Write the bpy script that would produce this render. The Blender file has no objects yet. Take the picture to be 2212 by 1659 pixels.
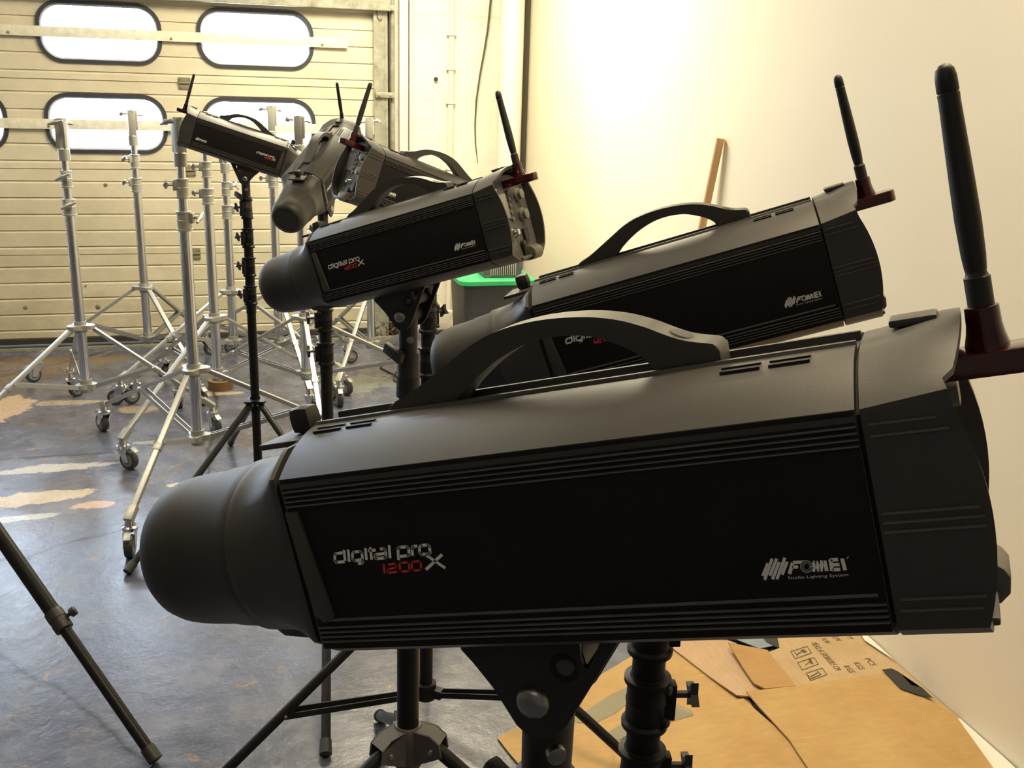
import bpy, bmesh, math, random
from mathutils import Vector, Matrix
sc = bpy.context.scene
random.seed(4)
PI = math.pi
# ------------------------------------------------------------------ camera
FPX, CH = 2170.0, 1.5
PITCH, ROLL, YAW = math.radians(16.5), math.radians(1.8), math.radians(15.5)
FW = Vector((math.sin(YAW)*math.cos(PITCH), math.cos(YAW)*math.cos(PITCH), -math.sin(PITCH)))
RT0 = Vector((math.cos(YAW), -math.sin(YAW), 0)); UP0 = RT0.cross(FW)
RT = RT0*math.cos(ROLL)+UP0*math.sin(ROLL); UP = -RT0*math.sin(ROLL)+UP0*math.cos(ROLL)
CO = Vector((0, 0, CH))
cam = bpy.data.cameras.new('camera'); cam.sensor_fit = 'HORIZONTAL'; cam.sensor_width = 36.0
cam.lens = FPX/2212*36; cam.clip_start = .02; cam.clip_end = 100
camo = bpy.data.objects.new('camera', cam); sc.collection.objects.link(camo)
m3 = Matrix((RT, UP, -FW)).transposed()
camo.matrix_world = Matrix.Translation(CO) @ m3.to_4x4()
sc.camera = camo
def fl(x, y, z=0.0):
    d = FW+RT*((x-1106)/FPX)-UP*((y-829.5)/FPX)
    return CO+d*((z-CH)/d.z)
def py(x, y, Y):
    d = FW+RT*((x-1106)/FPX)-UP*((y-829.5)/FPX)
    return CO+d*(Y/d.y)
# ------------------------------------------------------------------ world, exposure
w = bpy.data.worlds.new('sky'); sc.world = w; w.use_nodes = True
bg = w.node_tree.nodes['Background']; bg.inputs[0].default_value = (.74, .86, 1.0, 1); bg.inputs[1].default_value = 28.0
sc.view_settings.view_transform = 'Standard'; sc.view_settings.look = 'None'
sc.view_settings.gamma = 1; sc.view_settings.use_curve_mapping = False; sc.view_settings.exposure = 0.0
sc.cycles.use_denoising = True
sc.cycles.max_bounces = 7; sc.cycles.transparent_max_bounces = 8
sc.cycles.sample_clamp_indirect = 6
# ------------------------------------------------------------------ ceiling lamps (their fittings are built below; the last lamp is an added fill)
LAMPS = [  # x, y, z, sx, sy, power, colour
    (.78, 4.55, 2.70, .9, .9, 112, (1, .88, .60)),
    (-1.6, 3.6, 3.05, 1.5, .5, 36, (1, .88, .62)),
    (.75, 1.0, 3.05, 1.2, .5, 52, (1, .80, .52)),
    (-1.4, -1.3, 3.05, 1.5, .4, 6, (1, .88, .70)),  # added fill behind the camera, brightens the lettering on the heads
]
for i, (x, y, z, sx, sy, p, c) in enumerate(LAMPS):
    L = bpy.data.lights.new('ceiling_light', 'AREA'); L.shape = 'RECTANGLE'; L.size = sx; L.size_y = sy; L.energy = p; L.color = c
    o = bpy.data.objects.new('ceiling_light', L); o.location = (x, y, z-.015); sc.collection.objects.link(o)
# ------------------------------------------------------------------ materials
def mat(name, col, rough=.5, metal=0.0, spec=.5, coat=0, emit=None):
    m = bpy.data.materials.new(name); m.use_nodes = True
    b = m.node_tree.nodes['Principled BSDF']
    b.inputs['Base Color'].default_value = (*col, 1); b.inputs['Roughness'].default_value = rough
    b.inputs['Metallic'].default_value = metal; b.inputs['Specular IOR Level'].default_value = spec
    b.inputs['Coat Weight'].default_value = coat
    if emit: b.inputs['Emission Color'].default_value = (*emit[0], 1); b.inputs['Emission Strength'].default_value = emit[1]
    return m
def N(m, t, **kw):
    n = m.node_tree.nodes.new(t)
    for k, v in kw.items():
        if k in n.inputs: n.inputs[k].default_value = v
        else: setattr(n, k, v)
    return n
def LK(m, a, b): m.node_tree.links.new(a, b)
def bsdf(m): return m.node_tree.nodes['Principled BSDF']
def coords(m, scale=(1, 1, 1), rot=(0, 0, 0)):
    tc = N(m, 'ShaderNodeTexCoord'); mp = N(m, 'ShaderNodeMapping'); mp.inputs['Scale'].default_value = scale; mp.inputs['Rotation'].default_value = rot
    LK(m, tc.outputs['Object'], mp.inputs[0]); return mp.outputs[0]
def ramp(m, src, stops):
    r = N(m, 'ShaderNodeValToRGB'); e = r.color_ramp.elements
    while len(e) < len(stops): e.new(.5)
    for k, (p, c) in enumerate(stops): e[k].position = p; e[k].color = (*c, 1) if len(c) == 3 else c
    LK(m, src, r.inputs[0]); return r.outputs[0]
def noise(m, vec, scale, detail=4, rough=.55, dist=0):
    n = N(m, 'ShaderNodeTexNoise'); n.inputs['Scale'].default_value = scale; n.inputs['Detail'].default_value = detail
    n.inputs['Roughness'].default_value = rough; n.inputs['Distortion'].default_value = dist; LK(m, vec, n.inputs['Vector']); return n.outputs[0]
def mixc(m, fac, a, b, blend='MIX'):
    n = N(m, 'ShaderNodeMix'); n.data_type = 'RGBA'; n.blend_type = blend
    for i, v in ((0, fac), (6, a), (7, b)):
        if isinstance(v, (int, float)): n.inputs[i].default_value = v
        elif isinstance(v, tuple): n.inputs[i].default_value = (*v, 1)
        else: LK(m, v, n.inputs[i])
    return n.outputs[2]
def bump(m, h, strength=.3, dist=.002, prev=None):
    n = N(m, 'ShaderNodeBump'); n.inputs['Strength'].default_value = strength; n.inputs['Distance'].default_value = dist
    LK(m, h, n.inputs['Height'])
    if prev: LK(m, prev, n.inputs['Normal'])
    LK(m, n.outputs[0], bsdf(m).inputs['Normal']); return n.outputs[0]
def plastic(name, col, rough, grain=900, bs=.12, var=.12):
    m = mat(name, col, rough); v = coords(m); n = noise(m, v, 30, 3)
    c = ramp(m, n, [(.3, tuple(x*(1-var) for x in col)), (.7, tuple(x*(1+var) for x in col))]); LK(m, c, bsdf(m).inputs['Base Color'])
    bump(m, noise(m, v, grain, 2), bs, .0004); return m
M = {}
M['shell'] = plastic('charcoal_plastic_shell', (.032, .0308, .028), .50); bsdf(M['shell']).inputs['Specular IOR Level'].default_value = .85
M['side'] = plastic('shaded_black_side', (.0095, .0093, .009), .62)  # shell plastic made darker, the shade on the flanks put into the colour
bsdf(M['side']).inputs['Specular IOR Level'].default_value = .25
M['rib'] = plastic('highlit_rib', (.12, .118, .113), .38)  # painted lighter than the shell for the light caught on rib edges
M['cap'] = plastic('black_cap_plastic', (.026, .0248, .0225), .52); bsdf(M['cap']).inputs['Specular IOR Level'].default_value = .6
M['dark'] = mat('slot_shade_and_socket_black', (.004, .004, .004), .7)  # socket black; also painted shade inside the slots and seam
M['rubber'] = plastic('black_rubber', (.018, .017, .016), .48)
M['latch'] = plastic('grey_latch', (.060, .058, .054), .5)
M['lipgrey'] = plastic('mid_grey_lip', (.11, .105, .09), .45)
M['panel'] = plastic('grey_control_panel', (.085, .083, .074), .45)
M['lcd'] = mat('grey_display', (.24, .24, .22), .25)
M['button'] = plastic('grey_button', (.17, .17, .15), .4)
M['white'] = mat('white_print', (.90, .90, .86), .5)
M['red'] = mat('red_print', (.80, .06, .05), .5)
M['chrome'] = mat('polished_chrome', (.80, .81, .84), .13, 1.0)
M['bolt'] = mat('satin_steel_bolt', (.34, .34, .33), .32, 1.0)
m = mat('chrome_tube', (.74, .75, .78), .2, 1.0); v = coords(m, (1, 1, .15)); r = ramp(m, noise(m, v, 35, 4), [(.3, (.12,)*3), (.75, (.34,)*3)]); LK(m, r, bsdf(m).inputs['Roughness']); M['tube'] = m
M['bar'] = mat('brushed_aluminium_bar', (.46, .46, .44), .42, .75)
m = mat('cast_aluminium', (.40, .40, .37), .42, .55); v = coords(m); bump(m, noise(m, v, 160, 3), .3, .001); M['cast'] = m
m = mat('red_translucent_plastic', (.13, .006, .010), .16); bsdf(m).inputs['Coat Weight'].default_value = .5
v = coords(m); LK(m, ramp(m, noise(m, v, 18, 2), [(.3, (.026, .0016, .003)), (.7, (.060, .0035, .0055))]), bsdf(m).inputs['Base Color']); M['rplas'] = m
M['blackmetal'] = plastic('black_anodised_tube', (.009, .0088, .0095), .38, 300, .05); bsdf(M['blackmetal']).inputs['Specular IOR Level'].default_value = .2
M['wheel'] = plastic('dark_rubber_wheel', (.035, .035, .038), .45)
M['hub'] = plastic('grey_wheel_hub', (.19, .20, .21), .4)
M['tapegrey'] = mat('brushed_steel_cap', (.5, .5, .47), .4, .8)
# floor: worn dark blue-grey screed with tan patches, scuffs and cracks
m = mat('worn_painted_screed_floor', (.1, .1, .11), .3); v = coords(m)
n1 = noise(m, v, 1.1, 9, .62, .35); n2 = noise(m, v, 5.5, 8, .7, .3); n3 = noise(m, v, 26, 7, .7, .2)
base = ramp(m, n2, [(.25, (.048, .055, .086)), (.5, (.085, .094, .142)), (.75, (.16, .168, .21))])
brown = ramp(m, n3, [(.3, (.055, .043, .030)), (.7, (.15, .12, .085))])
c = mixc(m, ramp(m, n1, [(.50, (0, 0, 0)), (.64, (.75,)*3)]), base, brown)
tan = ramp(m, noise(m, coords(m, (.7, 1.8, 1), (0, 0, .25)), 1.35, 10, .66, .6), [(.66, (0, 0, 0)), (.685, (1, 1, 1))])
c = mixc(m, tan, c, ramp(m, n2, [(.3, (.24, .17, .11)), (.7, (.46, .38, .29))]))
pk = ramp(m, noise(m, v, 9, 9, .75, .4), [(.60, (0, 0, 0)), (.63, (.7,)*3)])
c = mixc(m, pk, c, (.27, .17, .10))
def patch(cx, cy, rx, ry, rot, col, c, amt=.9, thr=.62):
    tc = N(m, 'ShaderNodeTexCoord'); mp = N(m, 'ShaderNodeMapping', vector_type='TEXTURE'); mp.inputs['Location'].default_value = (cx, cy, 0); mp.inputs['Rotation'].default_value = (0, 0, rot); mp.inputs['Scale'].default_value = (rx, ry, 1)
    LK(m, tc.outputs['Object'], mp.inputs[0]); ln = N(m, 'ShaderNodeVectorMath', operation='LENGTH'); LK(m, mp.outputs[0], ln.inputs[0])
    nz = noise(m, v, 7, 9, .72, .5); ad = N(m, 'ShaderNodeMath', operation='MULTIPLY_ADD'); LK(m, nz, ad.inputs[0]); ad.inputs[1].default_value = -1.6; ad.inputs[2].default_value = 1.45
    sm = N(m, 'ShaderNodeMath', operation='SUBTRACT'); LK(m, ad.outputs[0], sm.inputs[0]); LK(m, ln.outputs['Value'], sm.inputs[1])
    f = ramp(m, sm.outputs[0], [(.0, (0, 0, 0)), (.05, (amt,)*3)]); return mixc(m, f, c, col)
for (px, py_, rx, ry, rot, col) in ((20, 800, .55, .42, 0, (.13, .085, .045)), (150, 780, .5, .2, 0, (.17, .12, .06)), (15, 880, .16, .30, 0, (.46, .33, .22)), (70, 1075, .30, .10, .1, (.46, .37, .27)), (200, 1090, .12, .05, 0, (.46, .30, .20)),
        (420, 1045, .20, .05, 0, (.48, .40, .30)), (120, 1010, .34, .07, .05, (.40, .39, .38)), (40, 1120, .2, .04, .1, (.38, .37, .36)), (330, 955, .12, .04, 0, (.33, .31, .28)), (560, 1075, .14, .05, 0, (.42, .36, .30)), (120, 985, .36, .02, 0, (.035, .033, .035)), (760, 830, .35, .25, .3, (.17, .18, .17)), (300, 885, .13, .09, 0, (.34, .27, .20)), (480, 850, .20, .05, 0, (.42, .32, .22)), (385, 790, .12, .10, 0, (.30, .22, .12)), (140, 870, .22, .06, 0, (.34, .28, .2))):
    p_ = fl(px, py_); c = patch(p_.x, p_.y, rx, ry, rot, col, c)
scr = ramp(m, noise(m, coords(m, (3, 60, 1), (0, 0, .6)), 1.2, 5, .6), [(.70, (0, 0, 0)), (.74, (.5,)*3)])
c = mixc(m, scr, c, (.33, .33, .31))
vo = N(m, 'ShaderNodeTexVoronoi', feature='DISTANCE_TO_EDGE'); vo.inputs['Scale'].default_value = .55
wn = N(m, 'ShaderNodeMix'); wn.data_type = 'VECTOR'; wn.inputs[0].default_value = .13
nn = N(m, 'ShaderNodeTexNoise'); nn.inputs['Scale'].default_value = 3; nn.inputs['Detail'].default_value = 6; LK(m, v, nn.inputs['Vector'])
LK(m, v, wn.inputs[4]); LK(m, nn.outputs[1], wn.inputs[5]); LK(m, wn.outputs[1], vo.inputs['Vector'])
ck = ramp(m, vo.outputs[0], [(.0, (1, 1, 1)), (.006, (0, 0, 0))])
c = mixc(m, ck, c, (.02, .018, .016)); LK(m, c, bsdf(m).inputs['Base Color'])
rr = mixc(m, tan, ramp(m, n2, [(.3, (.19,)*3), (.7, (.33,)*3)]), (.42, .42, .42)); LK(m, rr, bsdf(m).inputs['Roughness'])
b1 = bump(m, n3, .25, .004); bump(m, n1, .35, .02, b1)
M['floor'] = m
# walls
M['darkwall'] = plastic('dark_studio_wall', (.30, .29, .27), .8)
m = mat('smooth_cream_wall_paint', (.80, .755, .66), .6); v = coords(m)
LK(m, ramp(m, noise(m, v, .8, 4), [(.35, (.78, .715, .575)), (.7, (.82, .76, .625))]), bsdf(m).inputs['Base Color']); bump(m, noise(m, v, 60, 3), .05, .002); M['wall'] = m
m = mat('rough_painted_masonry', (.80, .77, .68), .65); v = coords(m)
n = noise(m, v, 28, 8, .7); c = ramp(m, noise(m, v, 3, 6, .7), [(.3, (.76, .71, .60)), (.6, (.84, .80, .71))])
sp = ramp(m, noise(m, v, 45, 4, .6), [(.70, (0, 0, 0)), (.74, (.8,)*3)]); c = mixc(m, sp, c, (.34, .30, .22))
mv = N(m, 'ShaderNodeSeparateXYZ'); LK(m, v, mv.inputs[0])
mm = N(m, 'ShaderNodeMath', operation='PINGPONG'); mm.inputs[1].default_value = .235; LK(m, mv.outputs[2], mm.inputs[0])
jt = ramp(m, mm.outputs[0], [(.0, (1, 1, 1)), (.012, (0, 0, 0))]); jt2 = mixc(m, .35, (0, 0, 0), jt); c = mixc(m, jt2, c, (.5, .46, .36))
low = ramp(m, mv.outputs[2], [(.0, (1, 1, 1)), (.45, (0, 0, 0))]); lown = mixc(m, 1.0, low, ramp(m, noise(m, v, 6, 6, .7), [(.4, (0,)*3), (.65, (.7,)*3)]), 'MULTIPLY'); c = mixc(m, lown, c, (.36, .30, .20))
LK(m, c, bsdf(m).inputs['Base Color']); b1 = bump(m, n, .55, .012); bump(m, jt, -.4, .004, b1); M['masonry'] = m
# door panels: dirty cream enamel, dirtier towards the floor
m = mat('grubby_cream_door_enamel', (.70, .64, .48), .42); v = coords(m)
c = ramp(m, noise(m, v, 2.2, 8, .7), [(.3, (.60, .545, .42)), (.65, (.74, .69, .56))])
mv = N(m, 'ShaderNodeSeparateXYZ'); LK(m, v, mv.inputs[0])
dr = ramp(m, mv.outputs[2], [(.0, (1, 1, 1)), (.9, (.25,)*3)]); dn = mixc(m, 1.0, dr, ramp(m, noise(m, coords(m, (1, 1, 2)), 3.5, 8, .75), [(.35, (.2,)*3), (.65, (1,)*3)]), 'MULTIPLY')
c = mixc(m, dn, c, (.40, .355, .25)); LK(m, c, bsdf(m).inputs['Base Color'])
bump(m, noise(m, v, 7, 4), .12, .01); M['door'] = m
m = mat('galvanised_steel', (.36, .36, .30), .5, .35); v = coords(m)
LK(m, ramp(m, noise(m, v, 14, 6, .7), [(.3, (.20, .20, .15)), (.7, (.42, .42, .36))]), bsdf(m).inputs['Base Color']); M['galv'] = m
M['gasket'] = plastic('dark_grey_window_rubber', (.035, .037, .052), .55)
M['innerframe'] = mat('white_window_liner', (.62, .64, .72), .4)
M['batten'] = plastic('white_painted_batten', (.74, .72, .62), .5, 200)
bsdf(M['batten']).inputs['Alpha'].default_value = .955
M['hinge'] = plastic('dull_brass_hinge', (.20, .175, .12), .5)
M['seal_and_gap'] = mat('black_seal_and_gap', (.03, .027, .022), .7)  # seal black; also stands for the shaded gap in the door track
M['pipe'] = mat('glossy_white_pipe', (.82, .80, .72), .3)
M['conduit'] = mat('cream_conduit', (.78, .75, .64), .45)
M['cable_and_gap'] = mat('brown_grey_cable_and_gap', (.07, .062, .045), .6)  # cable colour; also stands for the shaded gap in the corner
m = mat('clear_window_pane', (1, 1, 1), .05); nt = m.node_tree
tr = N(m, 'ShaderNodeBsdfTransparent'); tr.inputs[0].default_value = (.95, .97, 1, 1); gl = N(m, 'ShaderNodeBsdfGlossy'); gl.inputs['Roughness'].default_value = .03
mx = N(m, 'ShaderNodeMixShader'); fr = N(m, 'ShaderNodeFresnel'); fr.inputs[0].default_value = 1.25
LK(m, fr.outputs[0], mx.inputs[0]); LK(m, tr.outputs[0], mx.inputs[1]); LK(m, gl.outputs[0], mx.inputs[2]); LK(m, mx.outputs[0], nt.nodes['Material Output'].inputs[0]); M['pane'] = m
def card(name, a, b, sc_=(1, 3, 1), rot=.4):
    a = tuple(x*.84 for x in a); b = tuple(x*.84 for x in b); m = mat(name, a, .72); v = coords(m)
    c = ramp(m, noise(m, v, 4, 6, .65), [(.3, a), (.7, b)])
    st = ramp(m, noise(m, coords(m, sc_, (0, 0, rot)), 22, 4), [(.35, (.94,)*3), (.65, (1.04,)*3)])
    c = mixc(m, 1.0, c, st, 'MULTIPLY')
    mk = ramp(m, noise(m, coords(m, (1, 14, 1), (0, 0, rot+.5)), 3.2, 4), [(.68, (0, 0, 0)), (.72, (.5,)*3)]); c = mixc(m, mk, c, tuple(min(1, x*1.35) for x in b))
    LK(m, c, bsdf(m).inputs['Base Color']); bump(m, noise(m, v, 9, 5), .25, .006); return m
M['card_a'] = card('mustard_cardboard', (.50, .30, .105), (.60, .39, .155))
M['card_b'] = card('pinkish_cardboard', (.52, .34, .19), (.62, .43, .27), (8, 1, 1), .2)
M['card_c'] = card('orange_cardboard', (.46, .25, .085), (.55, .32, .12))
M['card_e'] = card('printed_cardboard', (.50, .34, .17), (.60, .43, .24), (8, 1, 1))
M['ink'] = mat('faded_black_ink', (.10, .075, .04), .8)
m = mat('clear_packing_tape', (.33, .31, .22), .22); bsdf(m).inputs['Alpha'].default_value = .55; M['tape'] = m
M['blacktape'] = plastic('torn_black_tape', (.02, .018, .016), .5)
M['paper'] = mat('white_paper_strip', (.80, .76, .68), .6)
M['greyfilm'] = plastic('blue_grey_plastic_sheet', (.22, .26, .30), .35)
M['wood'] = card('pale_broom_wood', (.64, .40, .19), (.78, .52, .28), (20, 20, 1), 0)
M['bin'] = plastic('dark_grey_bin_plastic', (.055, .058, .06), .45)
M['green'] = plastic('bright_green_plastic', (.04, .42, .17), .38)
M['greybox'] = plastic('grey_crate_plastic', (.11, .11, .12), .5)
M['redp'] = plastic('bright_red_plastic', (.55, .03, .025), .4)
M['bristle'] = mat('pale_grey_bristle', (.45, .45, .42), .6)
M['btape'] = mat('glossy_brown_tape', (.16, .085, .03), .2)
M['gold'] = mat('gold_sticker', (.50, .32, .10), .35)
M['leaf'] = plastic('brown_dry_leaves', (.12, .065, .025), .7)
M['lampbody'] = mat('white_lamp_housing', (.8, .8, .78), .4)
M['diffuser'] = mat('lamp_diffuser', (.9, .88, .8), .5, emit=((1, .9, .72), 3))
# ------------------------------------------------------------------ mesh helpers
def nb(): return bmesh.new()
def frame(d):
    d = d.normalized(); a = Vector((0, 0, 1)) if abs(d.z) < .93 else Vector((1, 0, 0))
    u = d.cross(a).normalized(); return u, d.cross(u).normalized()
def tube(bm, pts, r, seg=14, cap=True):
    pts = [Vector(p) for p in pts]; n = len(pts)
    rs = r if isinstance(r, (list, tuple)) else [r]*n
    rings = []; u = None
    for i, p in enumerate(pts):
        d = (pts[min(i+1, n-1)]-pts[max(i-1, 0)])
        if d.length < 1e-9: d = Vector((0, 0, 1))
        if u is None: u, w_ = frame(d)
        else:
            dn = d.normalized(); u = (u-dn*u.dot(dn)).normalized(); w_ = dn.cross(u)
        rings.append([bm.verts.new(p+(u*math.cos(2*PI*k/seg)+w_*math.sin(2*PI*k/seg))*rs[i]) for k in range(seg)])
    for a, b in zip(rings, rings[1:]):
        for k in range(seg): bm.faces.new((a[k], a[(k+1) % seg], b[(k+1) % seg], b[k]))
    if cap:
        bm.faces.new(rings[0][::-1]); bm.faces.new(rings[-1])
    return bm
def lathe(bm, prof, o=(0, 0, 0), ax=(0, 0, 1), seg=28):
    """prof: list of (distance along the axis, radius)"""
    o = Vector(o); ax = Vector(ax).normalized(); u, w_ = frame(ax); rings = []
    for h, r in prof:
        c = o+ax*h
        rings.append([bm.verts.new(c+(u*math.cos(2*PI*k/seg)+w_*math.sin(2*PI*k/seg))*max(r, 1e-5)) for k in range(seg)])
    for a, b in zip(rings, rings[1:]):
        for k in range(seg): bm.faces.new((a[k], a[(k+1) % seg], b[(k+1) % seg], b[k]))
    bm.faces.new(rings[0][::-1]); bm.faces.new(rings[-1]); return bm
def box(bm, c, s, rot=None, bev=0):
    """centre, full size"""
    R = rot if rot is not None else Matrix.Identity(3)
    vs = [bm.verts.new(Vector(c)+R @ Vector((x*s[0]/2, y*s[1]/2, z*s[2]/2))) for x in (-1, 1) for y in (-1, 1) for z in (-1, 1)]
    fs = [bm.faces.new([vs[i] for i in f]) for f in ((0, 1, 3, 2), (4, 6, 7, 5), (0, 4, 5, 1), (2, 3, 7, 6), (0, 2, 6, 4), (1, 5, 7, 3))]
    if bev > 0:
        es = list({e for f in fs for e in f.edges}); bmesh.ops.bevel(bm, geom=es, offset=bev, segments=2, profile=.6, affect='EDGES')
    return bm
def bar(bm, a, b, wd, th, up=(0, 0, 1), bev=0):
    a = Vector(a); b = Vector(b); d = b-a; x = d.normalized(); y = Vector(up).cross(x)
    if y.length < 1e-4: y = Vector((0, 1, 0)).cross(x)
    y.normalize(); z = x.cross(y)
    return box(bm, (a+b)/2, (d.length, wd, th), Matrix((x, y, z)).transposed(), bev)
def prism(bm, poly, e0, e1, axis='y', bev=0):
    """closed 2-D polygon extruded between e0 and e1 along an axis (poly in the two other axes)"""
    def P(a, b, e): return {'y': (a, e, b), 'x': (e, a, b), 'z': (a, b, e)}[axis]
    A = [bm.verts.new(P(a, b, e0)) for a, b in poly]; B = [bm.verts.new(P(a, b, e1)) for a, b in poly]; n = len(poly)
    fs = [bm.faces.new(A), bm.faces.new(B[::-1])]+[bm.faces.new((A[(i+1) % n], A[i], B[i], B[(i+1) % n])) for i in range(n)]
    if bev > 0:
        es = list(set(fs[0].edges) | set(fs[1].edges)); bmesh.ops.bevel(bm, geom=es, offset=bev, segments=2, profile=.6, affect='EDGES')
    return bm
def loft(bm, secs, cap0=True, cap1=True):
    rings = [[bm.verts.new(p) for p in s] for s in secs]; n = len(rings[0])
    for a, b in zip(rings, rings[1:]):
        for k in range(n): bm.faces.new((a[k], a[(k+1) % n], b[(k+1) % n], b[k]))
    if cap0: bm.faces.new(rings[0][::-1])
    if cap1: bm.faces.new(rings[-1])
    return bm
def obj(name, bm, m, parent=None, angle=38, flat=False):
    bmesh.ops.recalc_face_normals(bm, faces=bm.faces)
    me = bpy.data.meshes.new(name)
    if not flat:
        for f in bm.faces: f.smooth = True
    bm.to_mesh(me); bm.free(); me.materials.append(m)
    if not flat: me.set_sharp_from_angle(angle=math.radians(angle))
    o = bpy.data.objects.new(name, me); sc.collection.objects.link(o)
    if parent: o.parent = parent
    return o
def tag(o, label=None, cat=None, group=None, kind=None):
    if label: o['label'] = label
    if cat: o['category'] = cat
    if group: o['group'] = group
    if kind: o['kind'] = kind
    return o
def empty(name, loc, label, cat, group=None, rot=None):
    o = bpy.data.objects.new(name, None); o.empty_display_size = .1; sc.collection.objects.link(o)
    o.location = loc
    if rot is not None: o.rotation_euler = rot.to_euler()
    return tag(o, label, cat, group)
def struct(name, bm, m, parent=None, **k):
    o = obj(name, bm, m, parent, **k)
    if parent is None: o['kind'] = 'structure'
    return o
def copy_tree(o, parent=None):
    c = o.copy(); sc.collection.objects.link(c); c.parent = parent
    for ch in list(o.children): copy_tree(ch, c)
    return c
# ------------------------------------------------------------------ room shell
XW, YD, ZC = 1.69, 6.0, 3.1
XL, YB = -4.5, -3.0
struct('floor', box(nb(), ((XL+XW)/2+.2, (YB+YD)/2+.5, -.05), (XW-XL+.8, YD-YB+1.6, .1)), M['floor'], flat=True)
struct('ceiling', box(nb(), ((XL+XW)/2+.2, (YB+YD)/2+.5, ZC+.05), (XW-XL+.8, YD-YB+1.6, .1)), M['wall'], flat=True)
struct('wall_right', box(nb(), (XW+.02, (YB+6.05)/2, ZC/2), (.04, 6.05-YB, ZC)), M['wall'], flat=True)
struct('wall_left', box(nb(), (XL-.05, (YB+YD)/2, ZC/2), (.1, YD-YB, ZC)), M['darkwall'], flat=True)
struct('wall_back', box(nb(), ((XL+XW)/2, YB-.05, ZC/2), (XW-XL+.2, .1, ZC)), M['darkwall'], flat=True)
# masonry pier to the right of the door, wall above the door
bm = nb(); box(bm, (1.36, YD+.17, ZC/2), (1.12, .24, ZC)); struct('wall_far', bm, M['masonry'], flat=True)
bm = nb(); box(bm, (-1.6, YD+.16, 2.72), (6.1, .24, .76)); struct('wall_lintel', bm, M['masonry'], flat=True)
struct('corner_shade_strip', box(nb(), (1.664, 5.965, ZC/2), (.05, .05, ZC)), M['cable_and_gap'], flat=True)  # dark strip painted in for the shaded gap in the corner
# ------------------------------------------------------------------ sectional door
DX0, DX1 = -4.4, .795
joints = [.528-.468, .528, .996, 1.463, 1.93, 2.397]
prof = [(0.0, .0)]
zs = []
for j in joints[1:]:
    for k in range(4, -1, -1): zs.append((j-.064-k*.0895, 'g'))
    zs.append((j, 'j'))
pts = [(YD, .03)]
for z, t in zs:
    if t == 'g': pts += [(YD, z-.013), (YD+.009, z-.001), (YD, z+.002)]
    else: pts += [(YD, z-.002), (YD+.014, z-.001), (YD+.014, z+.001), (YD, z+.002)]
pts += [(YD, 2.40), (YD+.045, 2.40), (YD+.045, .03)]
bm = nb(); prism(bm, pts, DX0, DX1, 'x')
door = struct('door_1', bm, M['door'], flat=True)
def rrect(cx, cz, wd, ht, r, n=10):
    P = []
    for (sx, sz, a0) in ((1, 1, 0), (-1, 1, 90), (-1, -1, 180), (1, -1, 270)):
        for k in range(n+1):
            a = math.radians(a0+90*k/n); P.append((cx+sx*(wd/2-r)+r*math.cos(a), cz+sz*(ht/2-r)+r*math.sin(a)))
    return P
WX = [.143-.8025*k for k in range(5)]; WZ = [1.705, 1.239]
cb = nb()
for cx in WX:
    for cz in WZ: prism(cb, rrect(cx, cz, .585, .278, .108), YD-.05, YD+.1, 'y')
bmesh.ops.recalc_face_normals(cb, faces=cb.faces)
cme = bpy.data.meshes.new('cut'); cb.to_mesh(cme); cb.free(); co = bpy.data.objects.new('cut', cme); sc.collection.objects.link(co)
md = door.modifiers.new('b', 'BOOLEAN'); md.object = co; md.operation = 'DIFFERENCE'; md.solver = 'EXACT'
dg = bpy.context.evaluated_depsgraph_get(); dg.update()
nm = bpy.data.meshes.new_from_object(door.evaluated_get(dg)); door.modifiers.clear(); door.data = nm
bpy.data.objects.remove(co)
def ring(bm, cx, cz, o, i, y0, y1, ro, ri):
    A = rrect(cx, cz, *o, ro); B = rrect(cx, cz, *i, ri); n = len(A)
    vs = [[bm.verts.new((x, y, z)) for x, z in P] for P, y in ((A, y0), (A, y1), (B, y1), (B, y0))]
    for k in range(4):
        a, b = vs[k], vs[(k+1) % 4]
        for q in range(n): bm.faces.new((a[q], a[(q+1) % n], b[(q+1) % n], b[q]))
wn_ = 0
for cz in WZ:
    for cx in WX:
        wn_ += 1
        bm = nb(); ring(bm, cx, cz, (.622, .314), (.582, .276), YD+.01, YD-.010, .124, .104); wo = struct(f'window_{wn_}', bm, M['gasket'])
        bm = nb(); ring(bm, cx, cz, (.582, .276), (.566, .260), YD+.04, YD+.004, .104, .097); obj('window_liner', bm, M['innerframe'], wo)
        bm = nb(); prism(bm, rrect(cx, cz, .57, .264, .098), YD+.028, YD+.031, 'y'); obj('pane', bm, M['pane'], wo, flat=True)
# portals help the sky light find the windows
for cz in WZ:
    for cx in WX:
        L = bpy.data.lights.new('window_daylight', 'AREA'); L.shape = 'RECTANGLE'; L.size = .57; L.size_y = .264; L.cycles.is_portal = True
        o = bpy.data.objects.new('window_daylight', L); o.location = (cx, YD+.05, cz); o.rotation_euler = (-PI/2, 0, 0); sc.collection.objects.link(o)
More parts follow.
